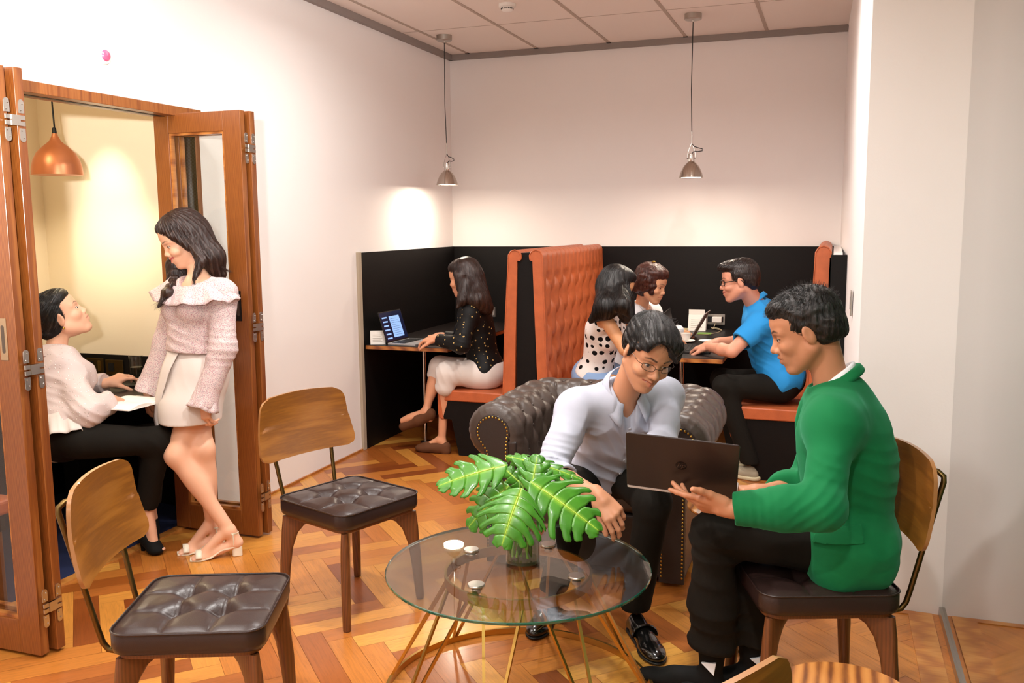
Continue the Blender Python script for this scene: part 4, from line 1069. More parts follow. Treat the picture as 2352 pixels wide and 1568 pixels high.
def hand(wr,d,b,side,curl=(20,20,20,20),spread=8,thumb=(45,25),s=1.0,k1=.005):
    # d: wrist to knuckles, b: back-of-hand normal, side=+1/-1 puts the thumb on +/- cross(d,b)
    wr=V3(wr);d=nrmz(d);b=V3(b);b=nrmz(b-d*(b@d)); t=np.cross(d,b)*side; P=[]
    offs=[.031,.0105,-.0110,-.0315];kd=[.084,.089,.085,.077];L=[(.043,.026,.021),(.047,.029,.022),(.044,.027,.021),(.034,.021,.019)];rd=[.0092,.0094,.0090,.0080]
    P.append(cap(wr-d*.02*s,wr+d*.025*s,.025*s,.026*s,.012))
    for i in range(4):
        kn=wr+s*(d*kd[i]+t*offs[i]-b*(.003 if i in(0,3) else 0)); P.append(cap(wr+s*(d*.018+t*offs[i]*.55),kn,.0135*s,.0115*s,.012 if i else .012))
    P.append(ell(wr+s*(d*.045-b*.006),V3(.042,.036,.013)*s,np.array([d,t,b]),.012))
    P.append(ell(wr+s*(d*.038+t*.022-b*.010),V3(.034,.017,.014)*s,np.array([nrmz(d+t*.4),t,b]),.012))
    for i in range(4):
        kn=wr+s*(d*kd[i]+t*offs[i]-b*(.003 if i in(0,3) else 0)); c=curl[i]; c=(c,c*1.15,c*.75) if not hasattr(c,'__len__') else c
        a=R(spread*(1.5-i)/1.5 if not hasattr(spread,'__len__') else spread[i]); fd=d*math.cos(a)+t*math.sin(a); ang=0; p=kn
        for j in range(3):
            ang+=R(c[j]); dir_=fd*math.cos(ang)-b*math.sin(ang); q=p+dir_*L[i][j]*s
            P.append(cap(p,q,rd[i]*s*(1-.06*j),rd[i]*s*(.95-.10*j),k1*s)); p=q
    a1,a2=thumb; bp=wr+s*(d*.022+t*.022-b*.008)
    dr=nrmz(d*math.cos(R(a1))+t*math.sin(R(a1))-b*.35*(1 if a2>=0 else .1)); p1=bp+dr*.044*s
    d2=nrmz(dr*math.cos(R(abs(a2)))+d*math.sin(R(abs(a2)))*.9-b*.15*np.sign(a2)); p2=p1+d2*.033*s; d3=nrmz(d2+(-b)*.15*np.sign(a2)); p3=p2+d3*.025*s
    P+=[cap(bp,p1,.0155*s,.0125*s,.012*s),cap(p1,p2,.0115*s,.0105*s,k1*s),cap(p2,p3,.0108*s,.0088*s,k1*s)]
    return P
def torso(J,off=0,sh=.052,fem=False,k=.05,belly=0,chest=1.0,hip=1.0):
    pel,nk,sL,sR=[V3(J[x]) for x in ('pel','nk','sL','sR')]; l=nrmz(sL-sR);u=nrmz(nk-pel);f=np.cross(l,u);f=nrmz(f);u2=np.cross(f,l)*1; B=np.array([f,l,u])
    l=np.cross(u,f); B=np.array([f,l,u]); m=(sL+sR)/2; o=off
    cw=(.135 if not fem else .118)*chest; ww=.122 if not fem else .098; 
    P=[ell(pel+(nk-pel)*.66+f*.005,V3(.105*chest+o,cw+o,.17+o),B,k),ell(pel+(nk-pel)*.33+f*.008+f*belly,V3(.092+belly+o,ww+o,.15+o),B,k),
       ell(pel+(nk-pel)*.03,V3((.115)*hip+o,(.160)*hip+o,.115+o),B,k)]
    P+=[cap(nk-u*.035,sL-u*.0,.050+o,sh+o,.04),cap(nk-u*.035,sR,.050+o,sh+o,.04),cap(pel+(nk-pel)*.78+l*.07,sL,.07+o,sh+o,.04),cap(pel+(nk-pel)*.78-l*.07,sR,.07+o,sh+o,.04)]
    if fem:
        for y in (1,-1): P.append(ell(pel+(nk-pel)*.66+f*.085+l*y*.062,V3(.052+o,.056+o,.055+o),B,.03))
    return P,f,l,u
def arm(J,s_,off=0,fem=False,k=.014,up=True,fo=True,w0=1.0):
    a,b,c=[V3(J[x+s_]) for x in ('s','e','w')]; q=.88 if fem else .94; P=[]
    if up: P+=[cap(a,b,.050*q+off,.040*q+off,k)]
    if fo: P+=[cap(b,b*.6+c*.4,.039*q+off,.041*q+off,k),cap(b*.6+c*.4,c,.041*q+off,.0265*q+off*w0,k)]
    return P
def leg(J,s_,off=0,fem=False,k=.04,th=True,shn=True,flare=0):
    h,kn,a=[V3(J[x+s_]) for x in ('h','k','a')]; q=.88 if fem else 1.0; P=[]
    if th: P+=[cap(h,kn,(.082 if not fem else .073)+off,.055*q+off,k)]
    if shn: 
        bk=nrmz(np.cross(np.cross(kn-a,h-kn),kn-a)); P+=[cap(kn,a,.052*q+off,.034*q+off+flare,k)]
        if not flare: P+=[ell(kn+(a-kn)*.32+bk*.012,V3(.046*q+off,.046*q+off,.11),basis3(bk,nrmz(kn-a)),k)]
    return P
def socket(prims,h,disp=None,**k): return nets(prims,h,disp,**k)
def lens_pair(H,parent,name_,label_,rim_m,_x,rw=.021,rh=.013,full=True,r=.0012,dz=.0):
    w=H['w'];s=H['s']; t=thing(name_,label_,'glasses',tuple(w(.104,0,.004)))
    g=G(); gl=G()
    for y in (1,-1):
        pts=[]; n=28
        for k in range(n):
            a=2*PI*k/n; ca,sa=math.cos(a),math.sin(a); e=.7; cy=abs(ca)**e*(1 if ca>0 else -1)*rw; cz=abs(sa)**e*(1 if sa>0 else -1)*rh
            yy=y*.0335+cy; pts.append(tuple(w(.1065-abs(yy)*.24-(yy*yy)*3.0,yy,.0015+dz+cz)))
        g.tube(pts,r*s,6,closed=True); gl.add(pts,[tuple(range(n))])
        g.tube([w(.098-.0545*.2,y*.0545,.006+dz),w(.075,y*.068,.007+dz),w(.01,y*.0775,.010+dz),w(-.012,y*.078,.006+dz),w(-.024,y*.077,-.010+dz)],r*s*1.1,6)
    g.tube([w(.1035,.0125,.004+dz),w(.1085,0,.0065+dz),w(.1035,-.0125,.004+dz)],r*s,6)
    g.build('frame',rim_m,t); gl.build('lenses',PANE,t,fix=False); return t
def strands(H,roots,dirs,ln,r=.0010,mat=None,seed=1,n=4,curve=.3,grav=0.0):
    rr=np.random.RandomState(seed); g=G()
    for p,d in zip(roots,dirs):
        L=ln*(.6+.8*rr.rand()); d=nrmz(d+rr.randn(3)*.25); b=rr.randn(3)*curve; pts=[];q=V3(p);dd=d
        for i in range(n): pts.append(tuple(q)); dd=nrmz(dd+b*.3/n*3-V3(0,0,grav)); q=q+dd*L/(n-1)
        g.tube(pts,list(np.linspace(r,r*.25,n)),3,caps=False)
    return g
def comb(prims,H,parent,mat,n=1400,ln=.05,r=.0009,seed=0,crown=(-.055,0,.128),fwd=0.0,lift=.0008,jit=.12,steps=7,disp=None,grav=.6,name='strands'):
    un=[p for p in prims if p[0]=='u']; rr=np.random.RandomState(seed)
    V,F=nets(prims,.006); a=V[F[:,0]];b=V[F[:,1]];c=V[F[:,2]];d=V[F[:,3]]; N_=np.cross(c-a,d-b); N_/=np.maximum(1e-9,np.linalg.norm(N_,axis=1))[:,None]
    ix=rr.randint(0,len(F),n); P=(a+b+c+d)[ix]/4; cr=V3(crown); cen0=P.mean(0)
    def ev(P):
        D=[]
        for i in range(0,len(P),64):
            q=P[i:i+64]; D.append(evalf(prims,q[:,None,:],q,.002)[:,0])
        return np.concatenate(D)
    def gr(P):
        e=.0012; d0=ev(P); g=np.stack([ev(P+np.eye(3)[i]*e)-d0 for i in range(3)],1); return d0,g/np.maximum(1e-9,np.linalg.norm(g,axis=1))[:,None]
    J_=rr.randn(n,3)*jit; L=ln*(.5+.9*rr.rand(n)); pts=[]
    for k in range(steps):
        d0,g=gr(P); P=P-(d0-lift-.0012*(k/steps)*rr.rand(n))[:,None]*g; pts.append(P.copy())
        q=(P-H['c'])@H['B'].T/H['s']; fl=q-cr; rad=np.linalg.norm(fl,axis=1); fl/=np.maximum(1e-6,rad)[:,None]; fl[:,0]+=fwd*np.clip(1-rad/.12,0,1)
        w_=np.clip((rad-.07)/.10,0,1)[:,None]*grav; fl=(fl*(1-w_))@H['B']+V3(0,0,-1)*w_+J_*(.5+.5*np.sin(k+J_[:,:1]*9)); fl-= (fl*g).sum(1)[:,None]*g; fl/=np.maximum(1e-6,np.linalg.norm(fl,axis=1))[:,None]
        P=P+fl*(L/(steps-1))[:,None]
    pts=np.array(pts); T=np.gradient(pts,axis=0); T/=np.maximum(1e-9,np.linalg.norm(T,axis=2))[...,None]; s_=np.cross(T,pts-H['c']); s_/=np.maximum(1e-9,np.linalg.norm(s_,axis=2))[...,None]; u_=np.cross(s_,T)
    rad=.72*r*np.sin(np.linspace(.25,PI*.97,steps))[:,None,None]; A=np.stack([pts+s_*rad,pts-s_*rad*.5+u_*rad*.87,pts-s_*rad*.5-u_*rad*.87],2)   # steps,n,3,3
    A=A.transpose(1,0,2,3).reshape(-1,3); base=(np.arange(n)*steps*3)[:,None,None]; k_=np.arange(steps-1)[None,:,None]*3; j_=np.arange(3)[None,None,:]; a0=base+k_+j_; a1=base+k_+(j_+1)%3
    F=np.stack([a0,a1,a1+3,a0+3],-1).reshape(-1,4)
    o=meshobj(name,[(A,F)],mat,parent,smooth_it=0); return o
def merge_g(g): return np.array(g.v),g.f
def shoe(name,label,ank,toe,mat,parent=None,w_=.042,h_=.075,sole=None,low=True,z0=0.0,heel=.0,shaft=0,dispf=None,h=.003,toe_h=.028,k=.02,cut=None):
    ank=V3(ank);toe=V3(toe); d=toe-ank; d[2]=0; d=nrmz(d); hl=ank-d*.045; L=np.linalg.norm((toe-hl)[:2])
    P=[]; zb=z0
    f=lambda q,z:V3(*(hl+d*L*q)[:2],zb+z)
    P+=[cap(f(.10,.030+heel),f(.30,.030+heel*.8),.033,.031,k),cap(f(.3,.030+heel*.8),f(.62,.028+heel*.15),.032,.036,k),ell(f(.76,.024),V3(L*.26,w_,toe_h),basis3(d,(0,0,1)),k)]
    P+=[cap(f(.18,.055+heel),f(.55,.038+heel*.3),.032,.030,k)]
    if not low: P+=[cap(f(.16,.06+heel),V3(ank)+V3(0,0,shaft),.036,.046,k)]
    P.append(half((0,0,zb+.004),(0,0,-1),.003))
    if cut: P+=cut
    return P,f,L,d

def overlay(name,VF,poly,ax,side,off,mat,parent,th=.002,lim=-99):
    # a flap cut to a polygon (in the two axes other than ax) that follows the cloth surface
    import bmesh
    V,F=VF; o_=[i for i in range(3) if i!=ax]; pc=V3([sum(p[0] for p in poly)/len(poly),sum(p[1] for p in poly)/len(poly)]); R_=max(np.hypot(p[0]-pc[0],p[1]-pc[1]) for p in poly)+.02
    c=V[F].mean(1); n_=np.cross(V[F[:,2]]-V[F[:,0]],V[F[:,3]]-V[F[:,1]]); m=(np.hypot(c[:,o_[0]]-pc[0],c[:,o_[1]]-pc[1])<R_)&(n_[:,ax]*side>0)&(c[:,ax]>lim); Fm=F[m]; ix=np.unique(Fm); mp=-np.ones(len(V),int); mp[ix]=range(len(ix))
    me=bpy.data.meshes.new(name); vn=np.zeros_like(V); 
    for k in range(4): np.add.at(vn,F[:,k],n_)
    vn/=np.maximum(1e-12,np.linalg.norm(vn,axis=1))[:,None]; P=V[ix]+vn[ix]*off
    me.from_pydata([tuple(p) for p in P],[],[tuple(f) for f in mp[Fm]]); bm=bmesh.new(); bm.from_mesh(me)
    for i in range(len(poly)):
        a=V3(poly[i]);b=V3(poly[(i+1)%len(poly)]); d=b-a; nn=V3(d[1],-d[0]); nn=-nn if nn@(pc-a)>0 else nn; N3=[0,0,0];N3[o_[0]]=nn[0];N3[o_[1]]=nn[1]; C3=[0,0,0];C3[o_[0]]=a[0];C3[o_[1]]=a[1]
        bmesh.ops.bisect_plane(bm,geom=bm.verts[:]+bm.edges[:]+bm.faces[:],plane_co=C3,plane_no=N3,clear_outer=True)
    inv=WM[parent.name].inverted(); bmesh.ops.transform(bm,matrix=inv,verts=bm.verts); bm.to_mesh(me); bm.free()
    for p in me.polygons: p.use_smooth=True
    me.materials.append(mat); o=link(name,me,parent); q=o.modifiers.new('s','SOLIDIFY'); q.thickness=th; q.offset=1; return o
# ---------------- people ----------------
CR=V3(.943,.333,-.009); CFW=V3(-.332,.935,-.129)
def person_root(label,loc): return thing('person',label,'person',loc)
GRE=dict(hd=(3.030,-4.245,1.222),nk=(3.133,-4.223,1.055),sL=(3.124,-4.400,.965),sR=(3.110,-4.062,.942),eL=(3.099,-4.586,.766),wL=(2.843,-4.600,.741),eR=(3.042,-4.069,.673),wR=(2.914,-4.274,.704),pel=(3.165,-4.241,.565),hL=(3.165,-4.330,.56),hR=(3.154,-4.150,.555),kL=(2.775,-4.395,.590),aL=(2.765,-4.30,.13),kR=(2.81,-4.25,.585),aR=(2.89,-4.215,.13))
def green_man():
    J=GRE; t=person_root('person in a green blazer and black trousers holding an open laptop while seated',(3.06,-4.29,0))
    H=headframe(V3(J['hd'])+V3(0,0,.012),184,20,0,1.06)
    P=head_prims(H,neck=V3(J['nk'])+V3(-.01,0,-.03),nr=.054,open_=.15)
    P+=torso(J,-.02)[0]
    for s in 'LR': P+=arm(J,s)
    P+=leg(J,'L',-.02)+leg(J,'R',-.02)
    hd_=hand(J['wL'],(-.96,.02,.06),(.05,-.70,-.71),1,curl=((2,6,4),(22,12,6),(30,20,12),(36,25,15)),spread=(4,3,-2,-8),thumb=(40,-6),s=1.02)
    hr_=hand(V3(J['wR']),(-.75,-.35,.15),(.2,.2,.9),1,curl=(35,40,45,50),thumb=(40,15),s=.98)
    sk=lambda V:head_color(H,'bd8260',lip='99564c')(V)
    body=meshobj('body',[nets([p for p in P+hd_+hr_],.0032)],SKIN,t,sk); eyes(H,body)
    # blazer
    T,f,l,u=torso(J,.030,sh=.056,k=.06,chest=1.05,hip=1.0)
    nk=V3(J['nk']);pel=V3(J['pel'])
    T+=[ell(pel+V3(.01,0,.0),(.155,.20,.135),np.array([f,l,u]),.07),ell(pel+f*-.03+V3(0,0,.25),(.125,.16,.20),np.array([f,l,u]),.06)]
    # skirt of the blazer falls over the hip to the seat
    T+=[cap(pel+l*.14+f*.0+V3(0,0,.0),pel+l*.15+f*.02+V3(0,0,-.055),.095,.080,.05),cap(pel+l*.13-f*.07,pel+l*.13-f*.08+V3(0,0,-.04),.09,.075,.05)]
    T+=arm(J,'L',.020,k=.035,w0=.75)+arm(J,'R',.020,k=.035,w0=.75)
    e=V3(J['eL']);w=V3(J['wL']); n=nrmz(w-e)
    T+=[cap(e,w,.062,.040,.03)]
    T+=[half(w-n*.012,n,.003,w,.06),half(V3(J['wR'])-nrmz(V3(J['wR'])-V3(J['eR']))*.01,V3(J['wR'])-V3(J['eR']),.003,J['wR'],.05)]
    T+=[cap(w-n*.03,w+n*.03,.033,.034,.003,'s')]
    # neck opening and open front
    T+=[cap(H['w'](-.02,0,-.04),nk+V3(-.012,0,-.035),.063,.066,.006,'s')]
    T+=[half((2.98,0,.462),(-.14,.0,-1),.006)]
    c=pel+f*.20; T+=[rbox(c+V3(0,0,.12),(.09,.055,.36),np.array([f,l,u]),.05,.02,'s')]
    fd=folds([(e+V3(-.02,0,.0),n*.6+V3(0,0,.7),.030,.0055,.085),(w-n*.09,n,.026,.0035,.075),(V3(J['sL'])+V3(-.03,0,-.07),V3(.3,0,1),.034,.0040,.065),(pel+V3(.10,-.1,.24),V3(.35,0,1),.045,.0045,.14),(V3(J['eL'])+V3(0,0,.12),V3(.3,0,1),.032,.004,.06),(pel+V3(.1,-.15,.02),V3(.2,0,1),.07,.003,.12)],.0010,25,cre=(.0022,26,.6))
    JV=nets(T,.0045,fd,margin=.012); jk=meshobj('blazer',[JV],GREEN,t,smooth_it=2)
    q=[atp(1880,1222,2.72),atp(1978,1206,2.72),atp(1984,1240,2.72),atp(1866,1258,2.72)]; overlay('pocket_flap',JV,[(p[0],p[2]) for p in q],1,-1,.0015,GREEN,jk,.004,lim=-4.56)
    q=[(J['sL'][0]-.135,.60),(J['sL'][0]-.112,.60),(J['sL'][0]-.112,.93),(J['sL'][0]-.135,.93)]
    # collar band, lapel and pocket flap
    g=[]
    C_=[]; cen=nk+V3(-.012,0,.0)
    for a in np.linspace(55,305,26):
        v=f*math.cos(R(a))*.070+l*math.sin(R(a))*.066; C_.append(cen+v+u*(.020-.045*math.cos(R(a)))+f*(-.006))
    PR=[cap(a,b,.009,.009,.006) for a,b in zip(C_[:-1],C_[1:])]+[cap(a-u*.018+nrmz(a-cen)*.010,b-u*.018+nrmz(b-cen)*.010,.008,.008,.010) for a,b in zip(C_[:-1],C_[1:])]
    fl=C_[0]; PR+=[cap(C_[0],C_[0]+f*.03-u*.16,.008,.006,.01),cap(C_[0]+l*.02-u*.02,C_[0]+f*.035+l*.03-u*.10,.007,.005,.012)]
    meshobj('collar',[nets(PR,.0035)],GREEN,jk)
    def patch(c,hx,hz,name,off_):
        # small flap that follows the side of the blazer
        pass
    # white shirt collar
    C2=[cen+f*(math.cos(R(a))*.060+.0)+l*math.sin(R(a))*.058+u*(.034-.040*math.cos(R(a))) for a in np.linspace(15,345,32)]
    PR=[cap(a,b,.006,.006,.005) for a,b in zip(C2[:-1],C2[1:])]+[cap(a-u*.016,b-u*.016,.007,.007,.012) for a,b in zip(C2[:-1],C2[1:])]
    PR+=[cap(C2[0]+f*.004,C2[0]+f*.016+l*.018-u*.055,.006,.004,.008),cap(C2[0]-u*.01,C2[0]+f*.02-u*.05,.01,.008,.01)]
    PR+=[cap(nk+f*.035-u*.05,nk+f*.07-u*.20,.055,.05,.03)]
    meshobj('shirt',[nets(PR,.0035)],SHIRTW,t)
    g=G(); fz=[V3(3.005,-4.437,.668),V3(3.125,-4.445,.690)]
    # trousers
    TR=[]; 
    for s,fl_ in (('L',.03),('R',.025)):
        TR+=leg(J,s,.010,th=True,shn=False,k=.045); k_=V3(J['k'+s]);a_=V3(J['a'+s])
        TR+=[cap(k_,k_*.45+a_*.55,.066,.072,.045),cap(k_*.45+a_*.55,a_+V3(0,0,.01),.070,.074+fl_*.3,.045)]
        TR+=[half(a_+V3(0,0,.035),V3(-.15,0,-1),.004,a_,.12),cap(a_+V3(0,0,-.02),a_+V3(0,0,.05),.064,.060,.004,'s')]
    TR+=[ell(J['pel'],(.13,.165,.11),np.array([f,l,u]),.05)]
    meshobj('trousers',[nets(TR,.0055,folds([(J['kL'],V3(.5,0,.8),.05,.004,.12),(V3(J['aL'])+V3(0,0,.12),V3(.2,0,1),.06,.007,.14),(V3(J['kL'])-V3(0,0,.1),V3(.2,0,1),.08,.005,.14)],.0015,18,cre=(.003,22)))],TROUS,t,smooth_it=2)
    for s,toe,lb in (('L',(2.515,-4.285,0),'near boot'),('R',(2.67,-4.33,0),'far boot')):
        P_,ff,L,d=shoe('boot','',J['a'+s],toe,None,w_=.040,low=False,shaft=.02,toe_h=.026)
        b=meshobj('boot',[nets(P_,.0035)],SUEDE,t)
        a_=V3(J['a'+s]); sd=nrmz(np.cross(d,(0,0,1))); sd=sd if sd[1]<0 else -sd
        g=G(); o=V3(*a_[:2],0)+sd*.040; q=[o-d*.022+V3(0,0,.128),o+d*.026+V3(0,0,.122),o-d*.016+V3(0,0,.085)]; q2=[p+sd*.010 for p in q]
        g.add(q+q2,[(0,1,2),(5,4,3),(0,3,4,1),(1,4,5,2),(2,5,3,0)]); g.build('elastic_gusset',SHIRTW,b,smooth=False)
        SO=[ff(x,.004) for x in (0,.5,1)]
    # hair: short sides, spiky top
    hw=H['w'];s=H['s'];B=H['B']
    HP=[ell(hw(-.020,0,.050),V3(.100,.081,.085)*s,B,.02),ell(hw(.030,0,.088),V3(.062,.066,.036)*s,B,.025),ell(hw(-.070,0,-.01),V3(.050,.066,.062)*s,B,.03),ell(hw(-.045,0,.0),V3(.066,.0785,.070)*s,B,.02),ell(hw(.012,0,.03),V3(.040,.0745,.06)*s,B,.02)]
    HP+=[ell(hw(.115,0,-.010),V3(.075,.10,.078)*s,B,.012,'s'),rbox(hw(.104,0,-.09),V3(.085,.12,.100)*s,B,.03,.015,'s'),rbox(hw(.04,0,-.115),V3(.06,.12,.085)*s,B,.02,.015,'s'),rbox(hw(-.04,0,-.125),V3(.12,.12,.075)*s,B,.02,.015,'s')]
    for y in (1,-1): HP.append(ell(hw(-.004,y*.086,-.010),V3(.020,.02,.029)*s,B,.005,'s'))
    hm=meshobj('hair',[nets(HP,.0032,lambda P:.0025*noise3(P*V3(1,1,.5),260,1)+.002*noise3(P,120,2))],HBLACK,t,smooth_it=1)
    comb(HP,H,hm,HBLACK,3200,.020,.0008,1,fwd=.6,jit=.2,grav=.3)
    rr=np.random.RandomState(3); ro=[];di=[]
    for i in range(1500):
        v=rr.randn(3); v=nrmz(v); v[2]=abs(v[2]); p=V3(v[0]*.092-.012+.0,v[1]*.072,.060+v[2]*.066)
        if p[2]<.07: continue
        ro.append(hw(*p)); di.append((V3(v[0]*1.0+.9*max(0,v[0])+.35,v[1]*.7,v[2]*.8+.1))@B)
    g=strands(H,ro,di,.022*s,.0008,seed=4,curve=.2); g.build('spiky_top',HBLACK,hm,fix=False,auto=180)
    g=G()
    return t,H
GREEN=N('green_wool'); _v=GREEN.coord(); GREEN.set(Base_Color='076a39',Roughness=.85,Sheen_Weight=.3,Specular_IOR_Level=.25); GREEN.b.inputs['Sheen Tint'].default_value=(.2,.8,.5,1); GREEN.bump(GREEN.noise(_v,900,2),.25,.0006); GREEN=GREEN.m
SHIRTW=plain('white_cotton','eceef2',.8,bump=.0003,bs=600)
TROUS=plain('black_trousers','17140f',.85,bump=.0003,bs=500,Specular_IOR_Level=.2)
SUEDE=plain('black_suede','0b0a09',.8,bump=.0004,bs=500,Specular_IOR_Level=.25)
GT,GH=green_man()
o,fl,W_,l_,slab_=laptop('dark open laptop held up between the green blazer man and the seated man',atp(1440,1118,2.85),atp(1690,1152,2.76),.225,124,SILV,GUN,1,SCD,tilt=Vector((-.05,.06,1)).normalized())

g=G(); pl=[(W_*.5+.017*math.cos(a),.118+.017*math.sin(a)) for a in np.linspace(0,2*PI,33)[:-1]]; g.prism(pl,-.0066,-.0061,2); g.v=[tuple(fl_ (p)) for p in g.v] if 0 else [tuple(fl(p)) for p in g.v]
lg=g.build('logo',plain('logo_dark','15110f',.2,.6),l_,smooth=False)
cu=bpy.data.curves.new('letters','FONT'); cu.body='hp'; cu.size=.026; cu.shear=.3; cu.align_x='CENTER'; cu.extrude=.0002; to=bpy.data.objects.new('letters',cu); COL.objects.link(to); bpy.context.view_layer.update()
me=bpy.data.meshes.new_from_object(to.evaluated_get(bpy.context.evaluated_depsgraph_get())); inv=WM[l_.name].inverted()
for v_ in me.vertices: v_.co=inv@fl((W_*.5+v_.co.x-.001,.118-.007+v_.co.y,-.0069+v_.co.z))
bpy.data.objects.remove(to); me.materials.clear(); me.materials.append(plain('logo_letters','4a423e',.25,.7)); link('logo_letters',me,lg)
def ring_pts(c,f,l,u,rf,rl,a0,a1,n,dz=lambda a:0): return [c+f*math.cos(R(a))*rf+l*math.sin(R(a))*rl+u*dz(a) for a in np.linspace(a0,a1,n)]
def chain(pts,r,k=.01,r2=None): 
    n=len(pts)-1; r2=r if r2 is None else r2
    return [cap(pts[i],pts[i+1],r+(r2-r)*i/n,r+(r2-r)*(i+1)/n,k) for i in range(n)]
def frill(name,A,Bp,mat,parent,waves=14,amp=.012,nv=8,th=.0015,closed=True,seed=0):
    n=len(A)*6; t=np.linspace(0,len(A) if closed else len(A)-1,n,endpoint=not closed)
    def ip(L,t): 
        L=np.array(L); i=np.floor(t).astype(int)%len(L); j=(i+1)%len(L) if closed else np.minimum(i+1,len(L)-1); q=(t-np.floor(t))[:,None]; q=q*q*(3-2*q)*.4+q*.6; return L[i]*(1-q)+L[j]*q
    P0=ip(A,t);P1=ip(Bp,t); d=P1-P0; d/=np.maximum(1e-6,np.linalg.norm(d,axis=1))[:,None]; tg=np.roll(P1,-1,0)-np.roll(P1,1,0); nn=np.cross(tg,d); nn/=np.maximum(1e-6,np.linalg.norm(nn,axis=1))[:,None]
    rows=[]
    for v in np.linspace(0,1,nv):
        w_=np.sin(t/len(A)*waves*2*PI+seed)+.4*np.sin(t/len(A)*waves*4.6*PI+1+seed); rows.append(P0+(P1-P0)*v+nn*(w_*amp*v**1.3)[:,None]+d*(np.sin(t/len(A)*waves*2*PI*.5)*amp*.4*v)[:,None])
    return G().grid(np.array(rows),closed_v=closed).build(name,mat,parent,auto=180,solid=th)
SHIRTB=plain('pale_blue_shirt','b3b7c6',.75,bump=.0003,bs=600)
BELT=plain('black_belt','0f0d0c',.4)
SHOEB=plain('polished_black','0d0c0b',.18,Coat_Weight=.5)
def spotmat(name,base,dot,scale,thr,rnd_=.3,rough=.8,bumpy=0,third=None):
    n=N(name); v=n.n('ShaderNodeTexVoronoi'); v.inputs['Scale'].default_value=scale; v.inputs['Randomness'].default_value=rnd_; n.l(n.coord(),v.inputs['Vector'])
    c=n.ramp(v.outputs['Distance'],[(0,dot),(thr,dot),(thr+.03,base)]); 
    if third:
        mx=n.n('ShaderNodeMix',data_type='RGBA'); s_=n.n('ShaderNodeSeparateColor'); n.l(v.outputs['Color'],s_.inputs[0]); st=n.ramp(s_.outputs[0],[(.5,(0,0,0)),(.52,(1,1,1))]); n.l(st,mx.inputs[0])
        c2=n.ramp(v.outputs['Distance'],[(0,third),(thr,third),(thr+.03,base)]); n.l(c,mx.inputs[6]); n.l(c2,mx.inputs[7]); c=mx.outputs[2]
    n.l(c,n.b.inputs['Base Color']); n.set(Roughness=rough,Specular_IOR_Level=.25)
    if bumpy:
        b=n.ramp(v.outputs['Distance'],[(0,(1,1,1)),(thr,(.9,.9,.9)),(thr+.1,(0,0,0))]); n.bump(b,bumpy,.004)
    return n.m
FLORAL=spotmat('floral_chiffon','dccbc8','b0607a',290,.36,1,third='8a7a84')
DOTTED=spotmat('dotted_white_cotton','d9c8c5','fbf6f4',62,.15,.35,bumpy=.6)
GOLDD=spotmat('black_gold_spots','0c0b0b','c9a865',34,.16,.9,.6)
POLKA=spotmat('polka_dots','f1ece8','0a0909',19,.33,.22)
WHITES=plain('white_skirt','e0d6cf',.8,bump=.0003,bs=500)
CREAM=plain('cream_leather','ece2cc',.35)
def simple_feet(J,s,toe,r=.9):
    a=V3(J['a'+s]);t=V3(toe); d=t-a; d[2]=0;d=nrmz(d); hl=a-d*.03; hl[2]=max(.028,a[2]-.062)+0
    P=[cap(a,hl,.032*r,.030*r,.015),cap(a+d*.02,t-d*.05+V3(0,0,.012),.030*r,.022*r,.02),cap(hl,t-d*.06,.026*r,.026*r,.02),ell(t-d*.045,V3(.05,.038,.018)*r,basis3(d,(0,0,1)),.015)]
    sd=np.cross((0,0,1),d)
    for i in range(5): P.append(cap(t-d*.03+sd*(.026-.013*i)*r,t-d*(.004+.005*abs(i-1))+sd*(.027-.0135*i)*r-V3(0,0,.004),.0085*r,.0075*r,.004))
    return P,d,sd
